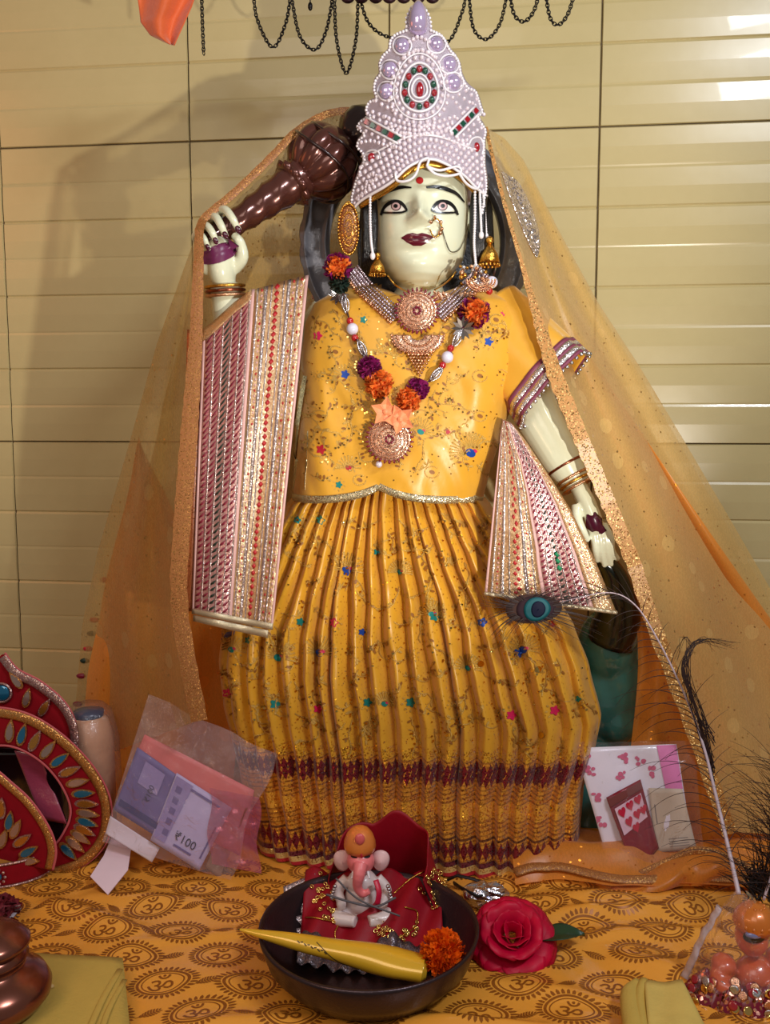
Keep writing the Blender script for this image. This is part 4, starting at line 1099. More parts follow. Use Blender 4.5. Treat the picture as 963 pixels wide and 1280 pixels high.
# left side, zig-zag scale rows of small pearls
for k in range(5): row([(444+k*5, 254-k*9), (458+k*4, 240-k*5)], .0025, 4, off=.0035)
# gems
def gem(px, py, rx, ry, m_, rot=0.0, name='gem', off=.004):
    mb = MB(); p = crpt(px, py, off)
    mb.sphere(p, (pxr(rx, .05), .003, pxr(ry, .05)), 12, 8, rot=Matrix.Rotation(rot, 3, 'Y')); return mb.build(name, m_, crown)
gem(525, 112, 4.6, 9, RUBY)
for k in range(14):
    a = -pi/2+2*pi*k/14; s_ = 18.5; x = cos(a)*s_*(1+.12*sin(a)); y = sin(a)*(25 if sin(a) < 0 else 22); gem(524.5+x, 111+y, 3.7, 4.2, RUBY if k % 2 == 0 else EMERALD, 0)
def tear(s, cx=524.5, cy=111, n=40):
    return [(cx+cos(a)*s*(1+.12*sin(a)), cy+sin(a)*(s*1.38 if sin(a) < 0 else s*1.2)) for a in [2*pi*k/n for k in range(n+1)]]
trim(tear(9.5), .0014); trim(tear(13.5), .0011); trim(tear(23.5), .0016)
row(tear(28.5), .0031, 26); row(tear(35.5)[:], .0030, 30)
trim(tear(32), .0011)
# lobes with large iridescent beads
IRI = M('iridescent_bead', (206, 186, 226), .08, .5, coat=1.0, var=.25, vscale=60)
for x, y, r in ((503, 57, 8.5), (546, 55, 8.5), (488, 87, 9), (562, 80, 9), (484, 114, 9), (567, 103, 9.5), (524, 27, 6.5)):
    mb = MB(); mb.sphere(crpt(x, y, .003), (pxr(r, .05), .006, pxr(r, .05)), 16, 10); mb.build('large_bead', IRI, crown)
    trim([(x+cos(a)*(r+3), y+sin(a)*(r+3)) for a in [2*pi*k/24 for k in range(25)]], .0012)
mb = MB(); mb.lathe([(.003, -.004), (.010, 0), (.012, .010), (.011, .022), (.007, .032), (.002, .038)], crpt(523, 40, .004), (0, 0, 1), 20); mb.build('tip_bead', IRI, crown)
row([(509, 38), (508, 24), (513, 12), (522, 6), (532, 12), (538, 24), (539, 38)], .0018, 16, m_=WHITEBEAD)
row([(506, 72), (515, 66), (525, 63), (536, 66), (545, 72)], .0030, 8); row([(512, 52), (524, 46), (537, 52)], .0028, 6)
# outline beads
row([(x-(-1), y) for y, x in CL[3:]], .0019, 70, 'edge_bead_row', WHITEBEAD, .004); row([(x-1, y) for y, x in CR[3:]], .0019, 70, 'edge_bead_row', WHITEBEAD, .004)
# crossed bars with square stones
def bar(x0, y0, x1, y1, n, w_, first):
    L_ = sqrt((x1-x0)**2+(y1-y0)**2); nx, ny = -(y1-y0)/L_, (x1-x0)/L_
    for s_ in (-1, 1): trim([(x0+nx*w_*s_, y0+ny*w_*s_), (x1+nx*w_*s_, y1+ny*w_*s_)], .0016, n=8, off=.005)
    for s_ in (-1, 1): row([(x0+nx*(w_+5)*s_, y0+ny*(w_+5)*s_), (x1+nx*(w_+5)*s_, y1+ny*(w_+5)*s_)], .0027, max(5, int(L_/6.6)), off=.004)
    for k in range(n):
        t = (k+.5)/n; x, y = x0+(x1-x0)*t, y0+(y1-y0)*t; mb = MB(); mb.box(crpt(x, y, .0045), (pxr(L_/n*.72, .05), .003, pxr(w_*1.15, .05)), Matrix.Rotation(atan2(y1-y0, x1-x0), 3, 'Y'))
        mb.build('square_gem', RUBY if (k+first) % 2 == 0 else EMERALD, crown, smooth=False)
bar(455, 151, 500, 175, 6, 5, 0); bar(566, 168, 598, 136, 6, 5, 1)
gem(465, 197, 5.2, 6, RUBY); gem(596, 184, 4.2, 6, RUBY)
trim([(456, 205), (455, 196), (463, 188), (473, 190), (476, 198)], .0014, n=20); trim([(585, 186), (590, 174), (600, 172), (605, 182), (603, 193)], .0014, n=20)
row([(452, 178), (465, 176), (478, 180), (490, 184)], .0028, 8); row([(575, 184), (583, 176), (592, 166), (602, 160)], .0028, 7)
row([(576, 108), (586, 116), (596, 124)], .0028, 4); row([(574, 118), (584, 126), (594, 132)], .0028, 4); row([(470, 126), (480, 132), (492, 138)], .0028, 4); row([(466, 140), (474, 143), (482, 146)], .0028, 3); row([(566, 122), (573, 132), (580, 140)], .0028, 4); row([(486, 126), (490, 134), (494, 142)], .0026, 3); row([(574, 96), (572, 108)], .0026, 2)
for k in range(3): row([(480+k*3, 146+k*7), (500, 152+k*7), (524, 158+k*5), (548, 152+k*7), (568-k*3, 146+k*7)], .0029, 15)
# gold brow band and looped bead string
mb = MB(); mb.tube([crpt(x, y, -.004) for x, y in [(x_, y_+5) for x_, y_ in LOW[1:-1]]], .0040, 8, 40, flat=.5, normal=(0, -1, 0)); mb.build('gold_brow_band', GOLD, crown)
for pts in ([(494, 216), (497, 226), (510, 226), (520, 218), (526, 202), (536, 198), (534, 208)], [(534, 208), (550, 213), (572, 208), (576, 216), (560, 220), (544, 217), (534, 208)], [(575, 218), (584, 230), (596, 236), (601, 228)]):
    trim(pts, .0017, n=30, off=.006)
# hanging bead strings
for pts, n in (([(463, 246), (463, 275), (464, 300), (466, 316)], 26), ([(594, 240), (594, 275), (593, 305), (595, 330)], 30), ([(600, 238), (601, 265), (602, 290)], 20), ([(604, 238), (606, 262), (608, 292)], 22)):
    mb = MB(); c = catmull([crpt(x, y, .002) for x, y in pts], n)
    for q in c: mb.sphere(q, .0019, 8, 6)
    mb.sphere(c[-1]-Vector((0, 0, .004)), (.0035, .0035, .005), 10, 8); mb.build('bead_string', WHITEBEAD, crown)
# ================================================================== jewellery and garland
def petals(mb, c, r, n, mif, up=Vector((0, -1, 0)), inner=.35, wide=.30, cup=0.0, seed=1):
    """dense ruffled flower head made of many small petals"""
    rg = random.Random(seed); c = Vector(c); rot = Vector((0, 0, 1)).rotation_difference(up.normalized())
    mb.mi = mif(1.0, 0); mb.sphere(c, r*.62, 12, 8)
    for k in range(n):
        z = 1-1.55*(k+.5)/n; a = k*2.39996; q = sqrt(max(0, 1-z*z)); d = rot @ Vector((q*cos(a), q*sin(a), z))
        d = (d+Vector((rg.uniform(-.1, .1), rg.uniform(-.1, .1), rg.uniform(-.1, .1)))).normalized()
        s_ = d.cross(rot @ Vector((sin(a*3), cos(a*2), .4))).normalized(); t_ = s_.cross(d).normalized()
        w_ = r*wide*rg.uniform(.8, 1.2); L_ = r*rg.uniform(.88, 1.08); mb.mi = mif(z, k)
        b0 = c+d*r*inner; m_ = c+d*L_*.82; e = c+d*L_
        mb.add([b0-s_*w_*.3, b0+s_*w_*.3, m_+s_*w_*.9+t_*w_*.25, e+s_*w_*.45+t_*w_*.6, e-d*w_*.22, e-s_*w_*.45+t_*w_*.6, m_-s_*w_*.9+t_*w_*.25], [(0, 1, 2, 6), (2, 3, 4, 6), (4, 5, 6)])
PUR = M('purple_petal', (134, 12, 92), .6, var=.3, vscale=200); ORP = M('orange_petal', (250, 124, 44), .6, var=.2, vscale=200)
DGP = M('dark_green_petal', (22, 44, 34), .6); PEA = M('peach_silk', (244, 150, 100), .5, sheen=.3, var=.1)
CLR = M('clear_bead', (220, 208, 196), .08, .3, coat=1.0); RDB = M('red_bead', (176, 22, 30), .2, coat=.6); WHB = M('blue_white_bead', (222, 218, 236), .25, coat=.5)
g0 = hit(487, 547, LB)[0]
gar = thing('flower_garland', 'purple and orange cloth flower garland with a round pendant on the chest of the statue', 'garland', g0)
def hp_(x, y, off): return hit(x, y, LB, 0)[0]+Vector((0, -off, 0))
cord = [(430, 318), (424, 340), (432, 380), (441, 412), (452, 437), (464, 462), (474, 484), (488, 512), (500, 506), (518, 492), (545, 468), (560, 447), (571, 425), (592, 393), (610, 362), (618, 340)]
mb = MB(); mb.tube([hp_(x, y, .008) for x, y in cord], .0012, 6, 90); mb.build('cord', M('dark_cord', (60, 30, 30), .6), gar)
def gflower(x, y, r, fn, mats, n=90, seed=1):
    mb = MB(); petals(mb, hp_(x, y, pxr(r, .05)*.55), pxr(r, .05), n, fn, seed=seed); mb.build('flower', mats, gar)
gflower(423, 336, 18, lambda z, k: 1 if z > .55 else 0, [PUR, ORP], 110, 1); gflower(425, 354, 14, lambda z, k: 0, [DGP], 60, 2)
gflower(462, 461, 16, lambda z, k: 0, [PUR], 90, 3); gflower(474, 480, 18, lambda z, k: 0, [ORP], 100, 4)
gflower(522, 487, 15, lambda z, k: 0, [PUR], 80, 5); gflower(511, 500, 16, lambda z, k: 0, [ORP], 90, 6)
gflower(592, 392, 20, lambda z, k: 1 if z > .4 else 0, [PUR, ORP], 120, 7); gflower(581, 404, 12, lambda z, k: 0, [PUR], 50, 8)
def bead(x, y, r, m_, name='bead', sc=(1, 1, 1), rot=None):
    mb = MB(); q = pxr(r, .05); mb.sphere(hp_(x, y, .008), (q*sc[0], q*sc[1], q*sc[2]), 14, 10, rot); mb.build(name, m_, gar)
def capsule(x, y, ang):
    c = hp_(x, y, .009); R_ = Matrix.Rotation(ang, 3, 'Y'); L_ = .013
    mb = MB()
    for k in range(5):
        a = 2*pi*k/5; pts = [c+R_ @ Vector((cos(a)*.005*sin(pi*t), sin(a)*.005*sin(pi*t), (t-.5)*2*L_)) for t in [j/10 for j in range(11)]]; mb.tube(pts, .0012, 6)
    mb.sphere(c, (.0032, .0032, .007), 10, 8, R_); mb.build('filigree_bead', SILVER, gar)
for x, y, a in ((432, 381, -.15), (453, 437, -.45), (545, 468, .75), (571, 424, .5)): capsule(x, y, a)
for x, y in ((438, 402), (444, 423), (553, 457), (563, 436), (611, 365)): bead(x, y, 4.6, RDB)
for x, y in ((441, 412), (559, 447), (614, 354)): bead(x, y, 7.5, WHB)
mb = MB(); c = hp_(424, 370, .010)
for k in range(10):
    a = 2*pi*k/10; d = Vector((cos(a), -.4, sin(a))); s_ = d.cross(Vector((0, 1, 0))).normalized()
    mb.add([c, c+d*.008+s_*.0025, c+d*.014, c+d*.008-s_*.0025], [(0, 1, 2, 3)])
mb.build('silver_star', SILVER, gar)
mb = MB(); c = hp_(578, 412, .012)
for k in range(12):
    a = 2*pi*k/12; d = Vector((cos(a), -.4, sin(a))); s_ = d.cross(Vector((0, 1, 0))).normalized()
    mb.add([c, c+d*.009+s_*.0025, c+d*.016, c+d*.009-s_*.0025], [(0, 1, 2, 3)])
mb.build('silver_star', M('dark_silver', (120, 110, 104), .3, 1.0), gar)
# peach star flower
mb = MB()
for cx, cy, s0 in ((482, 515, .2), (500, 524, .7)):
    c = hp_(cx, cy, .016)
    for k in range(5):
        a = 2*pi*k/5+s0; d = Vector((cos(a), 0, sin(a))); s_ = Vector((-sin(a), 0, cos(a)))
        mb.add([c+Vector((0, -.001, 0)), c+d*.008+s_*.0075+Vector((0, -.004, 0)), c+d*.020+Vector((0, -.007, 0)), c+d*.008-s_*.0075+Vector((0, -.004, 0)), c+d*.010+Vector((0, -.001, 0))], [(0, 1, 4), (1, 2, 4), (2, 3, 4), (3, 0, 4)])
    mb.sphere(c+Vector((0, -.002, 0)), .0035, 8, 6)
mb.build('peach_flower', PEA, gar, smooth=False, solid=.0008)
# pendant: filigree disc with dark red bead rim
def disc_pendant(parent, cx, cy, r, tilt=0.0, half=False, off=.009):
    c = hp_(cx, cy, off); R1 = pxr(r, .045); X = Vector((1, 0, 0)); Z = Vector((0, 0, 1)); a0, a1 = (0, 2*pi) if not half else (pi*.95, pi*2.05)
    mb = MB(); mb.lathe([(R1*.1, .0015), (R1*.95, .0015), (R1, 0), (R1*.95, -.0015), (R1*.1, -.0018)], c, (0, -1, 0), 48) if not half else mb.grid(lambda u, v: c+Vector((cos(a0+(a1-a0)*u)*R1*v, -.001, sin(a0+(a1-a0)*u)*R1*v)), 30, 4)
    p1 = mb.build('pendant', GL('pink_gold_filigree', (186, 134, 112), (240, 206, 180), 1700, .6, .25, .8), parent, solid=.0012 if half else 0)
    for k, (q, m_) in enumerate(((.32, .0009), (.52, .0010), (.70, .0010), (.86, .0012))):
        mb = MB(); n = int(60*q)+10
        for i in range(n):
            a = a0+(a1-a0)*i/n; mb.sphere(c+X*(cos(a)*R1*q)+Z*(sin(a)*R1*q)+Vector((0, -.0022, 0)), m_, 6, 5)
        mb.build('bead_ring', ROSEGOLD, p1)
    mb = MB(); n = 30 if not half else 18
    for i in range(n):
        a = a0+(a1-a0)*(i+.5)/n; d = X*cos(a)+Z*sin(a)
        mb.sphere(c+d*R1*1.03+Vector((0, -.001, 0)), (.0015, .002, .0030), 8, 6, rot=Vector((0, 0, 1)).rotation_difference(d).to_matrix())
    mb.build('stone_rim', M('garnet_stone', (120, 14, 44), .15, coat=.8), p1)
    mb = MB()
    for i in range(7):
        a = 2*pi*i/7; mb.sphere(c+(X*cos(a)+Z*sin(a))*R1*.17+Vector((0, -.003, 0)), .0020, 8, 6)
    mb.build('stone_flower', M('garnet_stone', (120, 14, 44), .15, coat=.8), p1)
    return p1
disc_pendant(gar, 487, 549, 27); mb = MB(); mb.sphere(hp_(474, 580, .008), .0046, 12, 8); mb.build('pearl_drop', PEARL, gar)

# large necklace: two braided straps, round pendant, fan and bead tassel
nk = thing('necklace', 'broad silver braided necklace with a pink gold round pendant, fan and bead tassel', 'necklace', hit(521, 392, LB)[0])
NB = BVHTree.FromPolygons([tuple(v) for v in blouse.v]+[tuple(v) for v in body.v], blouse.f+[tuple(i+len(blouse.v) for i in f) for f in body.f])
def hn(x, y, off): return hit(x, y, NB, 0)[0]+Vector((0, -off, 0))
for pts in ([(441, 340), (455, 358), (474, 376), (496, 396)], [(604, 340), (590, 356), (572, 372), (548, 394)]):
    pr = MB()
    for s_, r, m_ in ((-7, .0016, 0), (-3.2, .0022, 0), (1, .0022, 0), (5, .0022, 0), (9, .0016, 0)):
        c = catmull([(x+s_*.72, y-s_*.72*(1 if pts[0][0] < 500 else -1), 0) for x, y in pts], 26) if pts[0][0] < 500 else catmull([(x-s_*.72, y-s_*.72, 0) for x, y in pts], 38)
        for q in c: pr.sphere(hn(q.x, q.y, .006), r, 7, 5)
    pr.build('braided_strap', GL('silver_lilac_braid', (120, 100, 110), (226, 210, 220), 1500, .7, .25, .8), nk)
    mb = MB(); c = catmull([(x-8 if pts[0][0] < 500 else x+8, y+7, 0) for x, y in pts], 22)
    for i, q in enumerate(c): mb.sphere(hn(q.x, q.y, .005), .0030 if i % 2 else .0018, 8, 6)
    mb.build('bead_edging', ROSEGOLD, nk)
disc_pendant(nk, 521, 390, 25, off=.013)
def fanp(cx, cy, R1, drop, parent, off):
    c = hn(cx, cy, off); mb = MB()
    mb.grid(lambda u, v: c+Vector((cos(pi+pi*u)*R1*(.25+.75*v), -.002*v, sin(pi+pi*u)*R1*drop*(.25+.75*v))), 24, 4)
    f_ = mb.build('fan_plate', GL('pink_gold_filigree', (200, 150, 140), (242, 214, 200), 1700, .6), parent, solid=.0014)
    for q in (.55, .8, 1.0):
        mb = MB()
        for i in range(19): a = pi+pi*i/18; mb.sphere(c+Vector((cos(a)*R1*q, -.003, sin(a)*R1*drop*q)), .0016, 7, 5)
        mb.build('bead_ring', ROSEGOLD, f_)
fanp(522, 420, .034, .72, nk, .009)
mb = MB(); c = hn(525, 440, .009)
for j in range(9):
    n = 9-j
    for i in range(n): mb.sphere(c+Vector(((i-(n-1)/2)*.0042, -.001, -.0038*j)), .0019, 7, 5)
mb.build('bead_tassel', ROSEGOLD, nk)
ck = thing('necklace', 'fine gold wire choker with two fan brooches at the right of the throat', 'necklace', hn(540, 368, .0))
mb = MB(); mb.tube([hn(x, y, .0035) for x, y in ((484, 344), (495, 357), (512, 366), (525, 367), (545, 362), (562, 350), (570, 340))], .0011, 6, 50); mb.build('wire', GOLD, ck)
fanp(567, 367, .026, .75, ck, .012); fanp(600, 352, .018, .8, ck, .012)
for k in range(30):
    mb = MB(); mb.sphere(hn(588+random.uniform(-16, 20), 346+random.uniform(-12, 12), random.uniform(.008, .014)), random.uniform(.0018, .0036), 8, 6); mb.build('bead', (SILVER, ROSEGOLD, GOLD)[k % 3], ck)

# earrings
er = thing('earring', 'large oval gold earring on the left side of the face, below the mace head', 'earring', P(436, 287, .085))
c = P(436, 287, .085); mb = MB()
mb.grid(lambda u, v: c+Vector((cos(2*pi*u)*.0135*v, -.004*(1-v*v), sin(2*pi*u)*.033*v)), 36, 6, cu=True); mb.build('plate', GL('brown_gold_filigree', (120, 64, 40), (216, 160, 92), 1500, .5), er, solid=.002)
for q in (.35, .65, .98):
    mb = MB(); n = int(12+34*q)
    for i in range(n): a = 2*pi*i/n; mb.sphere(c+Vector((cos(a)*.0135*q, -.004, sin(a)*.033*q)), .0013 if q < .9 else .0018, 7, 5)
    mb.build('bead_ring', GOLD, er)
mb = MB(); mb.torus(P(436, 256, .09), .004, .0012, (1, 0, 0), (0, 0, 1)); mb.build('hook', GOLD, er)
def jhumka(px, py, Y, s, label):
    t = thing('earring', label, 'earring', P(px, py, Y)); c = P(px, py, Y)
    mb = MB(); mb.lathe([(.003*s, .016*s), (.006*s, .010*s), (.010*s, .004*s), (.0125*s, -.006*s), (.011*s, -.006*s), (.004*s, .004*s)], c, (0, 0, 1), 28); mb.build('bell', GOLD, t)
    mb = MB()
    for i in range(16): a = 2*pi*i/16; mb.sphere(c+Vector((cos(a)*.012*s, sin(a)*.012*s, -.009*s)), .0020*s, 7, 5)
    mb.build('bead_fringe', GOLD, t); mb = MB(); mb.sphere(c+Vector((0, 0, .020*s)), .005*s, 12, 8); mb.build('stud', GOLD, t)
jhumka(472, 336, .075, .85, 'small gold bell earring hanging beside the jaw, left of the face')
jhumka(612, 322, .085, 1.1, 'gold bell earring right of the face, half hidden by the veil edge')
# nose ring
nr = thing('nose_ring', 'gold nose ring with beads and a fine chain running over the cheek', 'nose ring', P(541, 282, .05))
fh = lambda x, y, o: hit(x, y, HB, o)[0]
mb = MB(); mb.tube([fh(x, y, .004) for x, y in ((536, 276), (545, 275), (551, 283), (549, 293), (542, 296), (537, 288))], .0010, 6, 30); mb.build('ring', GOLD, nr)
mb = MB()
for x, y, r in ((536, 276, .0024), (541, 273, .0020), (550, 279, .0026), (551, 287, .0024), (549, 292, .0030), (543, 296, .0018)): mb.sphere(fh(x, y, .0045), r, 10, 8)
mb.build('beads', ROSEGOLD, nr)
mb = MB(); mb.tube([fh(x, y, .0022) for x, y in ((551, 283), (556, 300), (562, 314), (572, 312), (579, 298), (584, 280))], .0007, 5, 40); mb.build('chain', M('thin_silver_chain', (140, 134, 120), .3, 1.0), nr)
# bangles
def bangle(c, ax, r, m_, label, grp, rr=.0016):
    a, b = cross_frame(ax); mb = MB(); mb.torus(c, r, rr, a, b, 48, 8); return tag(mb.build('bangle', m_, None), label, 'bangle', grp)
ax1 = (w1-P(279, 335, .098)).normalized()
for k, (m_, d) in enumerate(((GOLD, 'shiny gold bangle on the raised wrist, topmost of three'), (M('copper_bangle', (150, 84, 60), .25, 1.0), 'copper bangle on the raised wrist, middle one of three'), (ROSEGOLD, 'pale gold bangle on the raised wrist, lowest of three'))):
    bangle(w1+ax1*(.002+.0058*k), ax1, .0255, m_, d, 'bangles on the raised wrist', .0022)
ax2 = (w2-e2).normalized()
for k, (o_, m_, d) in enumerate(((-.030, M('copper_bangle', (150, 84, 60), .25, 1.0), 'copper bangle highest on the lowered forearm, apart from the rest'), (-.012, ROSEGOLD, 'pink gold bangle, top one of the three beside the right wrist'), (-.005, GOLD, 'plain gold bangle between two pink gold ones on the right wrist'), (.002, ROSEGOLD, 'pink gold bangle nearest the hand on the lowered arm'))):
    bangle(w2+ax2*o_, ax2, .0262 if k == 0 else .0225, m_, d, 'bangles on the lowered arm', .0019)

# ================================================================== chain fringe and orange cloth at the top
IRON = M('black_iron', (20, 15, 16), .35, .6)
cf = thing('chain_fringe', 'black hanging fringe of looped metal chains above the crown', 'decoration', P(480, -20, .22))
def chainp(pts, r=.0021):
    c = catmull([P(x, y, .22) for x, y in pts], 160); L = [0]
    for a, b in zip(c, c[1:]): L.append(L[-1]+(b-a).length)
    step = .0046; n = int(L[-1]/step); mb = MB(); i = 0
    for k in range(n):
        d = k*step
        while i < len(L)-2 and L[i+1] < d: i += 1
        t = (d-L[i])/max(1e-6, L[i+1]-L[i]); p = c[i].lerp(c[i+1], t); tg = (c[i+1]-c[i]).normalized(); s_ = tg.cross(Vector((0, 1, 0))).normalized()
        n2 = s_ if k % 2 == 0 else (Vector((0, 1, 0))*.8+s_*.6).normalized()
        mb.tube([p+tg*(cos(g)*.0036)+n2*(sin(g)*r) for g in [2*pi*q/8 for q in range(8)]], .00085, 4, closed=True)
    mb.build('chain_loop', IRON, cf)
for pts in ([(252, -15), (253, 25), (255, 73)], [(316, -15), (322, 25), (341, 59), (357, 30), (364, -8)], [(364, -5), (375, 45), (394, 62), (408, 38), (417, -8)], [(418, -8), (421, 50), (433, 91), (445, 50), (448, -8)],
            [(448, -8), (462, 30), (490, 47), (530, 40), (560, 52), (578, 15), (583, -10)], [(586, -10), (592, 35), (608, 49), (625, 30), (635, -10)], [(637, -10), (643, 18), (655, 27), (667, 15), (675, -10)], [(682, -10), (688, 22), (698, 31), (710, 18), (719, -10)]): chainp(pts, .0024 if pts[0][0] > 630 else .0021)
mb = MB(); b0, b1 = P(235, -18, .22), P(740, -18, .22); mb.tube([b0, b1], .004, 10); mb.build('rail', IRON, cf)
for x in (435, 452, 470, 487, 505, 523, 541):
    mb = MB(); mb.sphere(P(x, -4, .215), (.0105, .006, .009), 12, 8); mb.build('cast_lobe', M('dark_plum_metal', (52, 24, 34), .4, .4), cf)
mb = MB(); mb.tube([P(388, -12, .22), P(388, 4, .22)], .001, 6); mb.sphere(P(388, 8, .22), (.0035, .0035, .006), 10, 8); mb.build('bead_drop', IRON, cf)
mb = MB()
def flg(u, v):
    L = [(0, 168, -34), (.6, 176, 28), (.8, 188, 44), (1, 211, 55)]; Rr = [(0, 254, -34), (.5, 240, 8), (1, 218, 57)]
    x0, y0, x1, y1 = interp(L, v, 1), interp(L, v, 2), interp(Rr, v, 1), interp(Rr, v, 2)
    return P(x0+(x1-x0)*u, y0+(y1-y0)*u, .20+.016*sin(u*8+v*3)*(1-.6*v))
mb.grid(flg, 30, 30); fl = mb.build('cloth_pennant', M('orange_red_cloth', (212, 92, 34), .6, var=.15, vscale=30, bump=.4, sheen=.4), None, solid=.001)
tag(fl, 'folded orange cloth pennant hanging at the top left', 'cloth')
# ================================================================== things on the altar
# ---- bowl
IRN = M('dark_iron_bowl', (66, 52, 56), .32, .75, var=.2, vscale=30, bump=.15, bscale=300)
RZ = .056; bc = PZ(461.5, 1158, RZ); br_ = 137*((bc-CAM).dot(FW))/F; bc.z = .0035
mb = MB()
mb.lathe([(.001, .003), (br_*.60, .003), (br_*.78, .012), (br_*.90, .028), (br_*.955, RZ-.006), (br_*.975, RZ), (br_, RZ), (br_*1.0, RZ-.004), (br_*.93, .026), (br_*.80, .008), (br_*.62, 0), (.001, 0)], bc, (0, 0, 1), 96)
tag(mb.build('bowl', IRN), 'dark round metal bowl at the front holding the small figurine, cone and marigold', 'bowl')
BF = bc.z+.004
def inb(px, py, z): return PZ(px, py, z)
# ---- red sequined cloth nest
VEL = M('red_satin', (142, 4, 26), .5, var=.2, vscale=40, spec=.3, bump=.3, bscale=60)
LSV = GL('silver_crochet', (110, 96, 104), (200, 186, 196), 1200, .5, .35, .7)
fc = Vector((P(455, 1100, -.09).x, -.095, BF))      # where the figurine sits
nest = thing('sequined_cloth', 'red satin cloth with gold sequins and silver edging, bunched round the figurine in the bowl', 'cloth', fc)
def nestf(u, v):
    a = radians(-205+230*u)*-1 if False else radians(200-220*u)      # left front -> back -> right front
    r = (.052+.026*v**1.5)*(1+.06*sin(u*17+1))*(1.0+.34*max(0, cos(a)))
    if a > pi: r *= 1
    top = .030+.066*max(0, sin(a))**.55+.030*max(0, cos(a))
    z = BF+.006+top*max(0, 1-v)**1.1*(1+.04*sin(u*23))
    z += .0025*sin(u*31+v*6)
    p = fc+Vector((cos(a)*r+.010, sin(a)*r*.92+.012, 0)); p.z = z; 
    return p
mb = MB(); mb.grid(nestf, 110, 26)
c1 = mb.build('draped_cloth', VEL, nest, solid=.0015); NBV = mb.bvh()
def apron(u, v):
    x = fc.x-.072+.165*u; y = fc.y+.022-.095*v+.012*abs(u-.5)
    z = BF+.012+.040*max(0, 1-v)**.9+.008*sin(u*11+.6)*(.3+v)+.005*sin(u*23+v*7)-.010*v
    return Vector((x, y, max(z, BF+.002)))
mb = MB(); mb.grid(apron, 60, 40); mb.build('front_fold', VEL, nest, solid=.0015); ABV = mb.bvh()
mb = MB()
for i in range(2):
    mb.grid(lambda u, v: apron(u, .90+.34*v)+Vector((0, -.006*v, -.003*v+.003*sin(u*60+v*3)+.004)), 70, 6)
mb.build('silver_edging', LSV, nest, solid=.001)
mb = MB(); mb.grid(lambda u, v: Vector((fc.x-.098+.038*u+.008*v, fc.y+.01-.055*v+.01*u, BF+.042-.035*v+.012*u*(1-v)+.003*sin(v*30))), 14, 24); mb.build('silver_edging', LSV, nest, solid=.001)
def sequins(cx, cy, sx, sy, n, seed, bv, fb):
    rg = random.Random(seed); mb = MB()
    for k in range(n):
        x = cx+rg.gauss(0, sx); y = cy+rg.gauss(0, sy); p, nn = hit(x, y, bv, .0022, fb); nn = (nn+Vector((rg.uniform(-.3, .3), rg.uniform(-.3, .1), rg.uniform(-.2, .4)))).normalized(); a, b = cross_frame(nn)
        mb.torus(p, .0021, .0009, a, b, 12, 5)
    return mb
for cx, cy, sx, sy, n, s_ in ((405, 1122, 9, 13, 26, 1), (540, 1110, 7, 13, 34, 2), (487, 1165, 16, 6, 30, 3), (420, 1140, 6, 6, 10, 4)):
    (sequins(cx, cy, sx, sy, n, s_, BVHTree.FromPolygons([tuple(v) for v in [nestf(i/60, j/20) for j in range(21) for i in range(61)]+[apron(i/60, j/20) for j in range(21) for i in range(61)]],
      [(j*61+i, j*61+i+1, (j+1)*61+i+1, (j+1)*61+i) for j in range(20) for i in range(60)]+[(1281+j*61+i, 1281+j*61+i+1, 1281+(j+1)*61+i+1, 1281+(j+1)*61+i) for j in range(20) for i in range(60)]), -.1)).build('sequin_cluster', SEQ, nest)
for pts in ([(345, 1153), (385, 1148), (415, 1152), (440, 1150)], [(420, 1180), (418, 1165), (428, 1152), (446, 1150)], [(492, 1118), (512, 1102), (530, 1090)], [(505, 1135), (520, 1140), (518, 1158), (500, 1172)]):
    mb = MB(); cc = catmull([(x, y, 0) for x, y in pts], 20); mb.tube([hit(q.x, q.y, ABV, .002, -.11)[0] if hit(q.x, q.y, ABV, .002)[0].y < -.05 else hit(q.x, q.y, NBV, .002, -.08)[0] for q in cc], .0010, 5); mb.build('gold_cord', GOLD, nest)
mb = MB(); p = hit(389, 1133, NBV, .004, -.1)[0]; petals(mb, p, .010, 26, lambda z, k: 0, wide=.4); mb.build('blue_tassel', M('blue_ribbon', (20, 70, 170), .4), nest)

# ---- seated elephant-headed figurine
SKP = M('pink_figure_paint', (236, 120, 124), .4, coat=.3, var=.1); CRE = M('cream_figure_paint', (224, 206, 204), .4, coat=.3, var=.1)
fg = thing('figurine', 'small seated elephant-headed figurine with pink face and orange cap, sitting on the red cloth', 'figurine', fc+Vector((0, 0, .012)))
def F_(px, py, Y=-.10): return P(px, py, Y)
k_ = pxr(1, -.10)
body2 = MB()
body2.sphere(F_(452, 1122), (22*k_, .020, 24*k_), 20, 14); body2.sphere(F_(453, 1102), (20*k_, .017, 16*k_), 20, 14)
for sx in (-1, 1):
    body2.tube([F_(453+sx*18, 1098), F_(453+sx*30, 1112, -.105), F_(453+sx*26, 1128, -.118)], [.0075, .0068, .0055], 14, 12)
    body2.sphere(F_(453+sx*26, 1130, -.120), .0062, 12, 8)
    for q in range(4): body2.tube([F_(453+sx*(22+q*2.5), 1131, -.122), F_(453+sx*(22+q*2.6), 1138, -.124)], .0013, 6)
    body2.tube([F_(453+sx*14, 1138, -.10), F_(453+sx*34, 1146, -.118), F_(453+sx*8, 1152, -.130)], [.011, .010, .007], 16, 12)
body2.sphere(F_(452, 1142, -.10), (26*k_, .02, 12*k_), 20, 12)
o = body2.build('body', CRE, fg); rm = o.modifiers.new('remesh', 'REMESH'); rm.mode = 'VOXEL'; rm.voxel_size = .0013; rm.use_smooth_shade = True; q = o.modifiers.new('smooth', 'SMOOTH'); q.iterations = 3
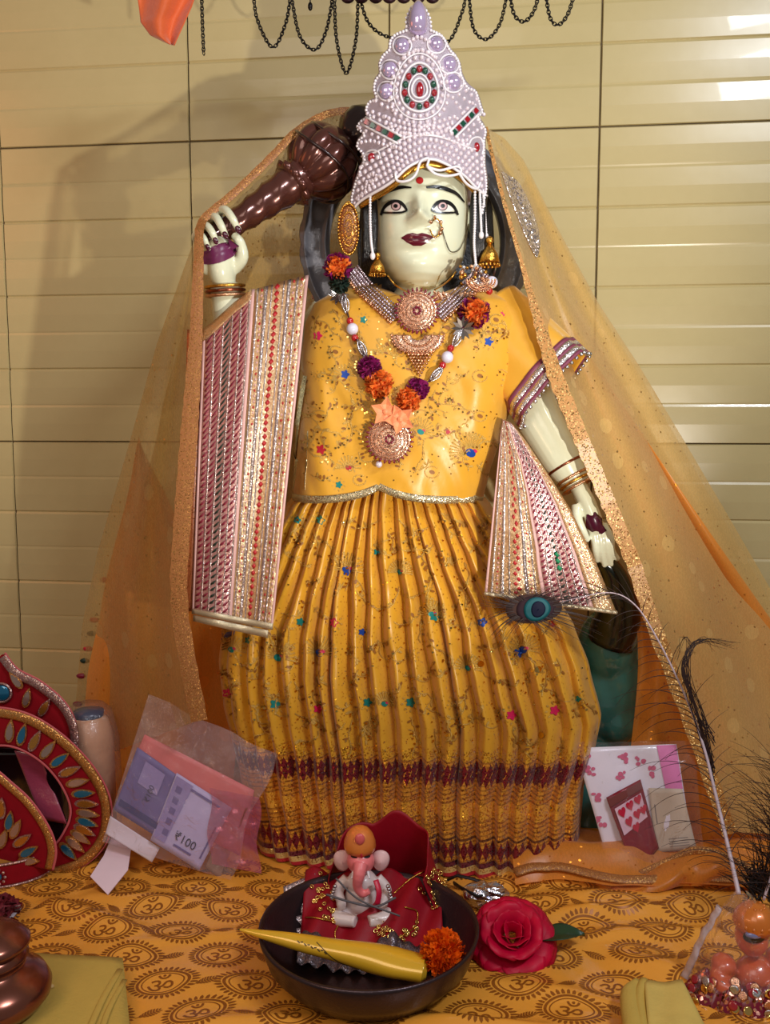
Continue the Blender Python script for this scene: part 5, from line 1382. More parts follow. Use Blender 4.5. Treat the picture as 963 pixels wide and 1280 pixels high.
hd = MB(); hd.sphere(F_(451, 1076, -.108), (18*k_, .016, 17*k_), 24, 16)
hd.tube([F_(451, 1080, -.122), F_(449, 1094, -.130), F_(447, 1108, -.128), F_(453, 1117, -.127), F_(462, 1114, -.128)], [.0085, .0070, .0056, .0046, .0036], 24, 14)
o = hd.build('head', SKP, fg); rm = o.modifiers.new('remesh', 'REMESH'); rm.mode = 'VOXEL'; rm.voxel_size = .0012; rm.use_smooth_shade = True; HDB = hd.bvh()
for sx in (-1, 1):
    mb = MB(); c = F_(452+sx*24, 1077, -.100)
    mb.grid(lambda u, v: c+Vector((cos(2*pi*u)*11*k_*v*(1+.2*sin(2*pi*u)), -.003*cos(v*2)+.002*v, sin(2*pi*u)*14*k_*v)), 24, 5, cu=True); mb.build('ear', M('white_pink_ear', (236, 190, 190), .4), fg, solid=.002)
    mb = MB(); blob(mb, 451+sx*8, 1071, ell(4, 1.8, sx*-.2), HDB, .0006, 1); mb.build('eye', BLACK, fg)
    mb = MB(); stroke(mb, [(451+sx*4, 1066), (451+sx*9, 1064), (451+sx*14, 1067)], 1.4, HDB, .0006, 8); mb.build('eyebrow', BLACK, fg)
    mb = MB(); mb.tube([F_(451+sx*9, 1090, -.122), F_(451+sx*11, 1098, -.130)], [.0022, .0010], 8, 6); mb.build('tusk', WHITEBEAD, fg)
    mb = MB(); c = F_(452+sx*33, 1108, -.118)
    for k in range(5): mb.sphere(c+Vector((sx*.001*k, 0, -.0035*k)), .0026, 8, 6)
    mb.build('bead_armlet', SILVER, fg)
mb = MB(); cpx = F_(450, 1062, -.104)
mb.lathe([(.0175, 0), (.0185, .005), (.0178, .012), (.0150, .020), (.0100, .026), (.004, .029), (.001, .029)], cpx, (0, 0, 1), 28, lambda g, t: 1+.04*abs(sin(5*g))); mb.build('cap', M('orange_gold_paint', (226, 128, 56), .35, .2, coat=.4), fg)
mb = MB(); mb.sphere(F_(450, 1049, -.121), (.006, .003, .007), 12, 8); mb.build('cap_jewel', M('pink_jewel', (220, 96, 96), .3), fg)
mb = MB(); mb.tube([F_(470, 1100, -.121), F_(474, 1115, -.128), F_(472, 1130, -.130)], .0036, 14, 14, flat=.5); mb.build('red_sash', M('red_sash_paint', (196, 20, 60), .4), fg)
mb = MB(); mb.sphere(F_(452, 1070, -.124), (.0013, .001, .0030), 8, 6); mb.build('forehead_mark', REDT, fg)
mb = MB(); mb.tube([F_(408, 1118, -.135), F_(440, 1128, -.140), F_(470, 1133, -.140), F_(495, 1122, -.132)], .0013, 6, 20); mb.tube([F_(420, 1098, -.13), F_(450, 1125, -.14), F_(500, 1145, -.145)], .0011, 6, 20)
mb.build('grey_thread', M('grey_thread', (90, 84, 88), .6), fg)

# ---- paste cone lying across the bowl
CONE = M('yellow_foil', (226, 176, 44), .25, .15, coat=.6, var=.1, vscale=25)
cn0 = PZ(300, 1162, RZ+.012); cn1 = PZ(530, 1211, .045)
cone = thing('paste_cone', 'yellow foil cone with dark markings lying across the bowl rim, tip to the left', 'cone', cn0)
d = (cn1-cn0); L_ = d.length; dn = d.normalized(); a_, b_ = cross_frame(dn)
mb = MB()
def conef(u, v):
    r = .0012+.0200*v**.8*(1-.12*max(0, v-.85)/.15); t = 2*pi*u; s_ = 1-.35*v
    return cn0+d*v+a_*(cos(t)*r)+b_*(sin(t)*r*(.95-.25*v))+Vector((0, 0, .0012*sin(v*14+t)*v))
mb.grid(conef, 40, 60, cu=True); mb.face([len(mb.v)-41+0+i+1 for i in range(40)]) if False else None
cb_ = mb.build('foil_body', CONE, cone); CNB = mb.bvh()
mb = MB(); mb.tube([cn1-dn*.006, cn1, cn1+dn*.004], [.0165, .0168, .012], 6, 24, flat=.72); mb.build('folded_end', CONE, cone)
mb = MB(); mb.tube([cn0-dn*.003, cn0+dn*.008], [.0006, .0022], 4, 10); mb.build('dark_tip', BLACK, cone)
mb = MB()
def ctx(x, y):
    px = 372+x*9.5; py = 1176+x*3.6-y*8; return hit(px, py, CNB, .0006, -.17)[0]
for k in range(9): stroke(mb, [(372+k*4.2, 1176+k*1.7), (375+k*4.2, 1179+k*1.7-3*(k%2))], 1.3, CNB, .0006, 4)
stroke(mb, [(352, 1180), (380, 1190), (405, 1198)], 1.2, CNB, .0006, 10); stroke(mb, [(396, 1178), (420, 1200), (452, 1212)], 1.0, CNB, .0006, 10)
mb.build('dark_markings', M('dark_ink', (50, 38, 16), .5), cone)

# ---- flowers beside and in the bowl
MAR_ = M('marigold_petal', (248, 98, 6), .6, var=.2, vscale=300, spec=.2)
mc = PZ(553, 1190, .060); mb = MB(); petals(mb, mc, .0235, 260, lambda z, k: 0, up=Vector((-.1, -.5, .85)), inner=.4, wide=.20, seed=11)
mg = mb.build('marigold', MAR_); tag(mg, 'bright orange marigold head at the right side of the bowl', 'flower')
ROSE = M('crimson_rose_petal', (186, 0, 48), .5, var=.4, vscale=60, spec=.25)
rc_ = PZ(641, 1166, .034)
rose = thing('rose', 'large crimson rose with a green leaf, lying right of the bowl', 'flower', rc_-Vector((0, 0, .03)))
rg = random.Random(5)
ru = Vector((-.05, -.55, .8)).normalized(); ra, rb = cross_frame(ru)
for ring, (n, r0, opn, sz) in enumerate(((4, .004, .25, .016), (5, .009, .55, .021), (6, .014, .85, .026), (8, .019, 1.2, .030), (9, .021, 1.5, .031))):
    for k in range(n):
        a = 2*pi*(k+.5*(ring % 2))/n+rg.uniform(-.15, .15); o_ = (ra*cos(a)+rb*sin(a)); tn = (-ra*sin(a)+rb*cos(a)); op = opn+rg.uniform(-.12, .12)
        def pf(u, v):
            w_ = sz*.85*max(0, sin(pi*(.12+.72*v)))**.6*(2*u-1); curl = op*(.55+.6*v)
            out = o_*(r0+sz*v*sin(curl))+ru*(sz*v*cos(curl)-.006-.010*(ring > 2)); cup = -.35*(2*u-1)**2*sz*.5
            return rc_+out+tn*w_+o_*cup*(1-.5*v)+ru*(.0016*sin(u*9+k)*v-.003*max(0, v-.8)*5*(ring > 1))
        mb = MB(); mb.grid(pf, 12, 10); mb.build('petal', ROSE, rose, solid=.0006)
mb = MB(); l0 = rc_+Vector((.028, .004, -.018)); 
mb.grid(lambda u, v: l0+Vector((.058*v, .012*v+(2*u-1)*.017*sin(pi*min(1, v*.95+.04)), .004+.006*sin(pi*v)+.004*abs(2*u-1))), 10, 18); lf = mb.build('leaf', M('rose_leaf_green', (22, 58, 34), .4, var=.2, vscale=60), rose, solid=.0006)
mb = MB(); mb.grid(lambda u, v: rc_+Vector((-.030+.02*u+.02*v, .030+.012*v, -.012+.010*u*v)), 4, 4); mb.build('leaf', M('rose_leaf_green', (22, 58, 34), .4), rose, solid=.0006)
# crumpled silver foil and black cord behind the rose
mb = MB(); c = PZ(608, 1119, .020); rg = random.Random(8)
mb.sphere(c, (.030, .018, .015), 22, 14)
for v in mb.v: v += (v-c).normalized()*.006*fbm(v.x*90, v.y*90, v.z*90)
tag(mb.build('crumpled_foil', M('silver_foil', (206, 204, 222), .16, 1.0, bump=.8, bscale=160), smooth=False), 'crumpled piece of silver foil behind the rose', 'foil')
mb = MB(); mb.tube([PZ(560, 1100, .02), PZ(575, 1094, .03), PZ(600, 1102, .024), PZ(622, 1112, .014), PZ(604, 1122, .030), PZ(580, 1112, .026), PZ(568, 1104, .016)], .0028, 50, 8, flat=.6)
mb2 = tag(mb.build('black_cord', M('black_velvet_cord', (18, 10, 16), .6)), 'black looped cord lying between bowl and silver foil', 'cord')

# ---- packet with banknotes on the left
PB = lambda px, py, off=0.0: P(px, py, .030+(1092-py)*.00022-off)
def quadgrid(c4, off, nu=10, nv=8, wav=.0015, seed=0.0, thick=False):
    a, b, c, d = c4
    def f(u, v):
        px = (a[0]*(1-u)+b[0]*u)*(1-v)+(d[0]*(1-u)+c[0]*u)*v; py = (a[1]*(1-u)+b[1]*u)*(1-v)+(d[1]*(1-u)+c[1]*u)*v
        return PB(px, py, off+wav*sin(u*5+v*3+seed))
    return f
def sheet(name, c4, off, m_, label, cat, group=None, parent=None, seed=0.0, th=.0008):
    mb = MB(); mb.grid(quadgrid(c4, off, seed=seed), 14, 12); o = mb.build(name, m_, parent, solid=th)
    if label: tag(o, label, cat, group)
    return o, quadgrid(c4, off+.0010, seed=seed)
LIL = M('lilac_note_paper', (186, 178, 218), .55, var=.08, vscale=150); LIL2 = M('deep_lilac_print', (104, 92, 148), .55, var=.15, vscale=150); INK = M('dark_note_ink', (44, 40, 70), .5)
LILM = M('mid_lilac_print', (146, 134, 186), .55, var=.15, vscale=200); PNK = M('pink_note_paper', (214, 108, 104), .55, var=.1); WPA = M('white_paper', (222, 214, 226), .6, var=.04)
sheet('banknote', ((181, 918), (318, 988), (300, 1070), (150, 990)), .004, PNK, 'pinkish red banknote behind the lilac notes in the clear packet', 'banknote', seed=1)
sheet('paper_sheet', ((138, 1020), (200, 1060), (190, 1078), (132, 1042)), .003, WPA, 'white paper edge under the lilac banknotes in the packet', 'paper', seed=2)
sheet('paper_sheet', ((283, 1028), (298, 1040), (275, 1098), (256, 1084)), .003, M('brown_card', (150, 116, 96), .6), 'brown card edge at the lower right of the packet with banknotes', 'card', seed=2)
n2 = thing('banknote', 'folded lilac hundred rupee note, darker left one in the packet', 'banknote', PB(190, 1040, .006))
c4 = ((172, 934), (226, 972), (196, 1046), (142, 1012)); o, fn = sheet('paper', c4, .006, LIL2, None, None, parent=n2)
mb = MB(); mb.grid(lambda u, v: fn(.25+.45*u, .10+.35*v)+Vector((0, -.0006, 0)), 8, 8); mb.build('portrait_oval', LILM, n2)
mb = MB(); mb.grid(lambda u, v: fn(.05+.9*u, .80+.10*v)+Vector((0, -.0006, 0)), 8, 2); mb.build('dark_band', M('indigo_print', (58, 54, 110), .5), n2)
tv, tf = glyph('₹100'); mb = MB(); mb.add([fn(.60-y*.16, .62-x*.13)+Vector((0, -.0010, 0)) for x, y in tv], tf); mb.build('number_print', INK, n2)
n1 = thing('banknote', 'folded lilac hundred rupee note showing ₹100, pale right one in the packet', 'banknote', PB(240, 1085, .009))
c4 = ((221, 966), (290, 1010), (249, 1088), (188, 1050)); o, fn = sheet('paper', c4, .009, LIL, None, None, parent=n1, seed=3)
D_ = Vector((0, -.0008, 0))
mb = MB(); mb.grid(lambda u, v: fn(.02+.30*u*(1-.25*v), .03+.90*v)+D_, 6, 10); mb.build('portrait', LILM, n1)
mb = MB()
for k in range(5): mb.grid(lambda u, v: fn(.08+.10*u+.015*k, .14+.15*k+.09*v)+D_*1.6, 3, 3)
mb.build('seal_prints', LIL2, n1)
mb = MB(); mb.grid(lambda u, v: fn(.28+.55*u, .07+.035*v)+D_, 8, 1); mb.grid(lambda u, v: fn(.90+.03*u, .35+.5*v)+D_, 2, 6); mb.grid(lambda u, v: fn(.40+.35*u, .86+.03*v)+D_, 6, 1); mb.build('fine_print', LIL2, n1)
mb = MB(); mb.add([fn(.36+x*.20, .80-y*.17)+D_*1.5 for x, y in tv], tf); mb.build('number_print', INK, n1)
pk = MB()
def bag(u, v):
    a, b, c, d = (186, 868), (345, 942), (286, 1100), (128, 1052)
    px = (a[0]*(1-u)+b[0]*u)*(1-v)+(d[0]*(1-u)+c[0]*u)*v; py = (a[1]*(1-u)+b[1]*u)*(1-v)+(d[1]*(1-u)+c[1]*u)*v
    px += 5*sin(v*9)*(u > .95)+4*sin(u*13)*(v < .05)
    return px, py
FL = FILM('clear_wrap'); FLP = FILM('pinkish_wrap', (1, .95, .98), .08, 1.2)
pk.grid(lambda u, v: PB(*bag(u, v), .016+.004*fbm(u*5, v*5, 1)+.010*sin(pi*u)*sin(pi*v)), 50, 40)
pk.grid(lambda u, v: PB(*bag(u, v), -.001+.002*fbm(u*5, v*5, 4)), 30, 24)
pk = pk.build('plastic_packet', FLP); tag(pk, 'clear crinkled plastic packet with lilac banknotes, leaning on the left of the skirt', 'plastic bag')
mb = MB()
mb.grid(lambda u, v: PB(262+62*u+3*sin(v*8), 985+95*v+12*u-18*u*v*0, .0125+.003*fbm(u*6, v*8, 9)), 20, 20); 
tag(mb.build('pink_wrapper', M('pink_foil_wrapper', (196, 92, 120), .2, .3, coat=.6, alpha=.55, bump=.9, bscale=90)), 'pink shiny wrapper at the right end of the banknote packet', 'wrapper')
# folded white scrap
mb = MB(); sc = [(140, 1046), (164, 1062), (160, 1088), (135, 1119), (113, 1096), (130, 1070)]
mb.slab([PZ(x, y, .006+.030*max(0, (1119-y)/75)) for x, y in sc], .0012, (0, -.5, .8)); tag(mb.build('paper_scrap', M('white_pink_paper', (232, 206, 218), .6, var=.08), smooth=False), 'small folded white and pink paper scrap on the cloth below the banknotes', 'paper')

# ---- wrapped jar behind the red crown
jr = thing('jar', 'clear wrapped jar with dark blue lid behind the red velvet crown', 'jar', PZ(112, 1040, .004))
jc = P(114, 985, .115); jc.z = .004; jt = P(114, 890, .115).z
mb = MB(); mb.lathe([(.001, 0), (.030, 0), (.034, .006), (.034, jt*.55), (.033, jt*.8), (.026, jt*.93), (.018, jt*.96), (.001, jt*.965)], jc, (0, 0, 1), 36); mb.build('contents', M('peach_brown_filling', (196, 148, 112), .4, var=.2, vscale=30), jr)
mb = MB(); mb.lathe([(.001, jt*.93), (.020, jt*.93), (.021, jt*.99), (.001, jt)], jc, (0, 0, 1), 28); mb.build('lid', M('dark_blue_lid', (34, 48, 80), .3), jr)
mb = MB(); mb.lathe([(.040, 0), (.041, jt*.5), (.040, jt*.8), (.034, jt*.98), (.020, jt*1.04)], jc, (0, 0, 1), 40, lambda g, t: 1+.05*sin(5*g+6*t)); mb.build('clear_wrap', FL, jr)

# ---- red velvet crown on the left
RV = M('red_velvet', (134, 4, 20), .8, spec=.15, sheen=.05, var=.2, vscale=60); GB = GL('gold_braid', (150, 96, 44), (224, 172, 104), 1300, .55, .35, .8); SBR = GL('silver_pink_braid', (130, 84, 84), (214, 186, 180), 1300, .55, .35, .8)
BLG = M('blue_foil_gem', (26, 110, 150), .15, .5, coat=.8); SVG = M('silver_gem', (176, 150, 140), .2, .7, coat=.6); GDG = M('gold_gem', (200, 140, 60), .2, .8, coat=.5)
vc = thing('velvet_crown', 'red velvet crown with gold braid and leaf shaped gems at the left edge', 'crown', PZ(30, 1112, .004))
def vp(px, py, Y): return P(px, py, Y)
def plate(name, outer, Y, m_, th=.004, inner=None, bow=.0):
    """outer/inner: matching lists of pixel points"""
    mb = MB(); n = 60; o_ = catmull([(x, y, 0) for x, y in outer], n)
    if inner: i_ = catmull([(x, y, 0) for x, y in inner], n)
    else: cx, cy = inner_c; i_ = [Vector((cx, cy, 0))]*n
    f = lambda u, v: (lambda q: vp(q.x, q.y, Y+bow*((q.x-0)/140)**2))(i_[min(n-1, int(u*(n-1)+.5))].lerp(o_[min(n-1, int(u*(n-1)+.5))], v))
    mb.grid(f, n-1, 8); o = mb.build(name, m_, vc, solid=th); return o, (lambda t, v: (lambda k, fr: i_[k].lerp(i_[min(n-1, k+1)], fr).lerp(o_[k].lerp(o_[min(n-1, k+1)], fr), v))(min(n-1, int(t*(n-1))), t*(n-1)-int(t*(n-1))))
def braid(name, path, Y, w_, m_, parent, bow=0.0):
    mb = MB(); mb.tube([vp(x, y, Y-.0035+bow*(x/140)**2) for x, y in path], pxr(w_, Y)/2, 8, 70, flat=.3, normal=(0, -1, 0)); return mb.build(name, m_, parent)
def leafgem(px, py, ang, ln, wd, Y, m_, parent, bow=0.0):
    c = vp(px, py, Y-.0035+bow*(px/140)**2); d_ = Vector((cos(ang), 0, sin(ang))); s_ = Vector((-sin(ang), 0, cos(ang))); l, w2_ = pxr(ln, Y), pxr(wd, Y)
    for sc_, mm, nm, off in ((1.35, GB if m_ is not GDG else SBR, 'gem_setting', 0), (1.0, m_, 'leaf_gem', .0015)):
        mb = MB(); pts = []
        for k in range(12):
            t = k/12*2*pi; x = cos(t); w3 = abs(1-((x+.25)/1.25)**2) if x > -.25 else sqrt(max(0, 1-((x+.25)/.75)**2)); pts.append(c+d_*(x*l/2*sc_)+s_*(math.copysign(1, sin(t))*w3*w2_/2*sc_ if abs(sin(t)) > 1e-6 else 0)+Vector((0, -off, 0)))
        mb.slab(pts, .0016, (0, -1, 0)); o = mb.build(nm, mm, parent, smooth=False)
inner_c = (-20, 1000)
# back pointed plate
oA = [(-60, 860), (-30, 850), (-8, 835), (4, 818), (20, 838), (48, 853), (74, 874), (88, 894), (94, 916), (92, 945), (84, 975)]
pA, _ = plate('back_plate', oA, .075, RV); braid('outer_braid', [(x-1, y+3) for x, y in oA[3:]], .072, 12, SBR, pA); braid('piping', [(x+2, y-2) for x, y in oA[3:]], .072, 3, M('pink_piping', (196, 90, 96), .5), pA)
mb = MB(); mb.sphere(vp(2, 866, .070), (.011, .003, .011), 20, 10); mb.build('blue_gem', BLG, pA); mb = MB(); mb.torus(vp(2, 866, .069), .013, .0018, (1, 0, 0), (0, 0, 1)); mb.build('gem_ring', SBR, pA)
for x, y, a, m_ in ((34, 872, 1.3, SVG), (56, 884, 1.0, GDG), (20, 850, 2.2, SVG)): leafgem(x, y, a, 20, 8, .072, m_, pA)
# round open plate
oB = [(-60, 900), (-25, 886), (10, 886), (45, 897), (82, 922), (114, 955), (134, 988), (140, 1018), (136, 1046), (122, 1068), (100, 1084), (70, 1094)]
iB = [(-40, 950), (-20, 936), (5, 932), (28, 938), (52, 953), (70, 972), (82, 992), (88, 1010), (87, 1024), (82, 1036), (72, 1052), (56, 1066)]
pB, fB = plate('ring_plate', oB, .045, RV, inner=iB, bow=.02)
braid('outer_braid', [(x*.955+(-1), y*.955+46) for x, y in oB], .045, 13, GB, pB, .02); braid('piping', oB, .045, 3.5, M('pink_piping', (196, 90, 96), .5), pB, .02); braid('inner_piping', iB, .045, 3, M('pink_piping', (196, 90, 96), .5), pB, .02)
cols = [SVG, BLG, GDG, SVG, BLG, GDG, SVG, BLG, GDG, SVG, BLG, GDG, SVG, SVG, BLG]
for k in range(15):
    t = .20+.70*k/14; q = fB(t, .42); q2 = fB(t, .75); leafgem(q.x, q.y, atan2(-(q2.y-q.y), q2.x-q.x), 24, 9, .045, cols[k], pB, .02)
# glossy dark and pink lining seen through the opening
mb = MB(); mb.grid(lambda u, v: vp(-40+125*u, 935+135*v, .060+.012*sin(u*4)), 10, 10); mb.build('dark_lining', M('black_gloss_plastic', (22, 12, 16), .12, coat=1.0), vc, solid=.001)
mb = MB(); mb.grid(lambda u, v: vp(18+32*u+34*v, 938+86*v+6*u, .054+.006*sin(v*5)), 10, 14); mb.build('pink_film', M('dusty_pink_film', (150, 60, 84), .2, coat=.7, bump=.6, bscale=60), vc, solid=.001)
# front teardrop plate
oC = [(-60, 950), (-30, 955), (-6, 962), (14, 978), (36, 998), (54, 1022), (66, 1045), (70, 1066), (66, 1088)]
inner_c = (-10, 1070)
pC, _ = plate('front_plate', oC, .018, RV); braid('outer_braid', [(x*.93-1, y*.93+74) for x, y in oC], .018, 10, GB, pC); braid('piping', oC, .018, 3.5, M('pink_piping', (196, 90, 96), .5), pC)
for x, y, a, m_ in ((2, 1010, 1.5, GDG), (12, 1026, 1.4, BLG), (20, 1036, 1.1, SVG), (28, 1050, .6, GDG), (36, 1064, .5, BLG), (36, 1076, .0, SVG), (4, 1048, 1.2, SVG)): leafgem(x, y, a, 22, 9, .016, m_, pC)
mb = MB()
def bandf(u, v): a = -.5*pi+(u-.35)*2.2; return Vector((P(-12, 1100, .05).x+.085*sin((u-.35)*2.4), .055-.062*cos((u-.35)*2.2), .006+.030*(1-v)))
mb.grid(bandf, 50, 6); bb_ = mb.build('base_band', RV, vc, solid=.004)
for v in (0, 1):
    mb = MB(); mb.tube([bandf(k/50, v)+Vector((0, -.003, 0)) for k in range(51)], .0018, 6); mb.build('piping', SBR, bb_)
mb = MB(); cb2 = bandf(.52, .5)+Vector((0, -.004, 0)); mb.sphere(cb2, (.007, .003, .006), 14, 8); mb.build('blue_gem', BLG, bb_)
mb = MB()
for k in range(10): a = 2*pi*k/10; mb.sphere(cb2+Vector((cos(a)*.011, 0, sin(a)*.010)), (.0022, .0015, .0022), 8, 6)
mb.build('bead_ring', SBR, bb_)

# ---- white package leaning on the right
def PR(px, py, off=0.0): return P(px, py, .045+(1100-py)*.00020-.119*0-off)
def qf(c4, off, wav=.001, seed=0.0):
    a, b, c, d = c4
    def f(u, v):
        px = (a[0]*(1-u)+b[0]*u)*(1-v)+(d[0]*(1-u)+c[0]*u)*v; py = (a[1]*(1-u)+b[1]*u)*(1-v)+(d[1]*(1-u)+c[1]*u)*v
        return PR(px, py, off+wav*sin(u*6+v*4+seed))
    return f
pg = thing('packet', 'white packet printed with small pink flowers, leaning on the right of the skirt', 'packet', PR(790, 1100, .02))
f1 = qf(((719, 935), (846, 930), (866, 1060), (768, 1103)), .014, .003)
def f1b(u, v):
    p = f1(u, v); return p+Vector((-.012*sin(pi*v)*(1-u)*-1*0, -.008*sin(pi*u)*sin(pi*v), 0))
mb = MB(); mb.grid(f1b, 24, 24); mb.build('printed_bag', M('white_gloss_paper', (240, 236, 246), .35, coat=.3, var=.05), pg, solid=.002); PGB = mb.bvh()
mb = MB(); mb.grid(lambda u, v: f1b(.80+.19*u, .0+.42*v)+D_*3, 6, 10); mb.build('pink_stripe', M('pink_print', (226, 130, 186), .4), pg)
mb = MB(); mb.grid(lambda u, v: f1b(.0+.98*u, .90+.09*v)+D_, 12, 4); mb.build('pink_hem', M('pink_print', (226, 130, 186), .4), pg)
mb = MB(); rg = random.Random(4)
for x, y in ((739, 964), (778, 948), (776, 970), (752, 1025), (760, 1075), (800, 950), (812, 965), (745, 998), (735, 945)):
    for k in range(6): blob(mb, x+rg.uniform(-5, 5), y+rg.uniform(-6, 6), ell(rg.uniform(1.8, 3.4), rg.uniform(1.8, 3.4), 0, 8), PGB, .0022, 1)
mb.build('flower_print', M('rose_print', (212, 96, 132), .4), pg)
f2 = qf(((758, 997), (801, 974), (824, 1060), (795, 1096)), .024, .0015)
rp2 = thing('sachet', 'dark red sachet printed with hearts, on the front of the white packet', 'sachet', PR(795, 1096, .024))
mb = MB(); mb.grid(lambda u, v: f2(u, v)+Vector((0, -.003*sin(pi*u)*sin(pi*v), 0)), 14, 16); mb.build('foil_body', M('dark_red_foil', (140, 14, 40), .15, .2, coat=1.0, bump=.8, bscale=70), rp2, solid=.001)
mb = MB(); mb.grid(lambda u, v: f2(.02+.96*u, .01+.10*v)+Vector((0, -.004, 0)), 8, 2); mb.build('brown_band', M('brown_foil', (120, 62, 60), .3), rp2)
mb = MB(); mb.grid(lambda u, v: f2(.10+.80*u, .15+.34*v*(1-.0*u))+Vector((0, -.0045, 0)), 8, 6); mb.build('white_window', M('pale_pink_print', (226, 190, 206), .3, coat=.6), rp2)
for (u0, v0) in ((.26, .23), (.52, .21), (.77, .20), (.36, .38), (.64, .36), (.84, .36), (.5, .50)):
    mb = MB(); pts = []
    for k in range(20):
        t = 2*pi*k/20; hx = 16*sin(t)**3/17; hy = (13*cos(t)-5*cos(2*t)-2*cos(3*t)-cos(4*t))/17; pts.append(f2(u0+hx*.115, v0-hy*.075)+Vector((0, -.0055, 0)))
    mb.slab(pts, .0006, (0, -1, 0)); mb.build('heart_print', M('crimson_print', (190, 16, 56), .25, coat=.6), rp2, smooth=False)
f3 = qf(((811, 985), (853, 986), (871, 1060), (821, 1066)), .022, .001)
mb = MB(); mb.grid(f3, 10, 12); kd = mb.build('paper_card', M('cream_card', (204, 188, 164), .6, var=.05), None, solid=.001); tag(kd, 'cream paper card tucked at the right of the white packet', 'card')
mb = MB()
for v0 in (.80, .84, .88, .92): mb.grid(lambda u, v: f3(.35+.5*u, v0+.012*v)+D_, 6, 1)
mb.grid(lambda u, v: f3(.10+.03*u, .25+.3*v)+D_, 1, 4); mb.build('printed_lines', M('grey_print', (130, 120, 112), .6), kd)
mb = MB(); mb.grid(lambda u, v: qf(((722, 928), (868, 926), (880, 1068), (765, 1110)), .030, .003, 2.0)(u, v)+Vector((0, .004*fbm(u*6, v*6), 0)), 34, 34); tag(mb.build('plastic_sleeve', FL), 'clear plastic sleeve covering the white flowered packet', 'plastic bag')

# ---- folded yellow cloths at the front corners
YCL = M('lime_yellow_felt', (192, 162, 78), .75, var=.06, vscale=60, spec=.3, bump=.3, bscale=300)
def pad(name, corners, z1, m_, label, curl=0.0):
    t = thing(name, label, 'cloth', PZ(*corners[0], .004)); pts = [PZ(x, y, z1) for x, y in corners]
    for k, (z0, zz, sh_) in enumerate(((.0035, z1*.46, .0), (z1*.50, z1, .002))):
        mb = MB(); n = 14
        def f(u, v, top):
            a = pts[0].lerp(pts[1], u); b = pts[3].lerp(pts[2], u); p = a.lerp(b, v); return Vector((p.x+sh_, p.y-sh_, top+.0012*sin(u*7+v*5+k)))
        o_ = len(mb.v); mb.grid(lambda u, v: f(u, v, zz), n, n); mb.grid(lambda u, v: f(u, v, z0), n, n)
        N1 = (n+1)*(n+1)
        per = [i for i in range(n+1)]+[(j+1)*(n+1)-1 for j in range(1, n+1)]+[n*(n+1)+i for i in range(n-1, -1, -1)]+[j*(n+1) for j in range(n-1, 0, -1)]
        for i in range(len(per)): a, b = per[i], per[(i+1) % len(per)]; mb.face((a, N1+a, N1+b, b))
        mb.build('folded_layer', m_, t)
    return t, pts
tL, ptsL = pad('folded_cloth', ((-60, 1180), (152, 1197), (166, 1330), (-60, 1330)), .018, YCL, 'folded lime yellow cloth at the left front corner, under the copper pot')
mb = MB(); mb.tube([PZ(150, 1212, .019), PZ(128, 1250, .0195), PZ(106, 1300, .019)], .0035, 20, 8, flat=.4); mb.tube([PZ(156, 1225, .018), PZ(136, 1262, .019), PZ(120, 1310, .018)], .003, 20, 8, flat=.4); mb.build('crease', YCL, tL)
tR, ptsR = pad('folded_cloth', ((803, 1225), (850, 1224), (905, 1330), (812, 1330)), .034, M('pale_lime_felt', (206, 178, 96), .75, spec=.3, bump=.3, bscale=300), 'folded pale yellow cloth at the right front, beside the wrapped figurine')
mb = MB(); mb.tube([PZ(797, 1226, .030), PZ(788, 1245, .026), PZ(794, 1290, .026), PZ(800, 1330, .026)], [.004, .010, .011, .011], 24, 14, flat=.8); mb.tube([PZ(806, 1228, .030), PZ(800, 1250, .028), PZ(806, 1300, .028)], .006, 16, 10); mb.build('rolled_edge', YCL, tR)
mb = MB(); mb.sphere(PZ(45, 1233, .0225), (.0085, .0085, .0042), 18, 10); tag(mb.build('dark_bead', M('dark_grey_glass', (52, 40, 52), .3, coat=.4)), 'dark grey round bead on the yellow cloth beside the copper pot', 'bead')
mb = MB(); mb.sphere(PZ(62, 1233, .0205), (.0052, .0030, .0026), 12, 8); tag(mb.build('seed', M('cream_seed', (206, 170, 110), .5)), 'small cream seed on the yellow cloth next to the dark bead', 'seed')

# ---- copper pot, lower left corner
COP = M('dull_copper', (138, 84, 70), .22, .85, var=.2, vscale=25)
cc_ = PZ(-8, 1262, .020); sc_ = pxr(1, cc_.y)*.98
pot = thing('copper_pot', 'dull copper pot with ridged neck cut off by the lower left corner', 'pot', Vector((cc_.x, cc_.y, .0195)))
mb = MB(); b0_ = Vector((cc_.x, cc_.y, .0195))
mb.lathe([(.001, 0), (.030, 0), (.048, .006), (.056, .016), (.057, .024), (.052, .034), (.040, .042), (.033, .046), (.031, .050), (.034, .054), (.036, .058), (.031, .062), (.029, .066), (.001, .066)], b0_, (0, 0, 1), 64); mb.build('body', COP, pot)
mb = MB(); mb.lathe([(.001, .066), (.034, .066), (.038, .070), (.038, .074), (.034, .078), (.030, .082), (.022, .088), (.010, .092), (.001, .093)], b0_, (0, 0, 1), 64); mb.build('lid', COP, pot)
# red and white thread tuft behind the pot
mb = MB(); tc_ = PZ(2, 1150, .012); rg = random.Random(2); mb.mi = 0
petals(mb, tc_+Vector((.004, 0, .012)), .020, 60, lambda z, k: 1 if (k % 5 in (0, 1) and z < .5) else 0, up=Vector((.3, -.4, .8)), wide=.35)
tag(mb.build('thread_tuft', [M('dark_red_thread', (110, 16, 34), .7), M('white_thread', (206, 196, 206), .7)]), 'tuft of dark red and white thread on the cloth at the left edge', 'tuft')

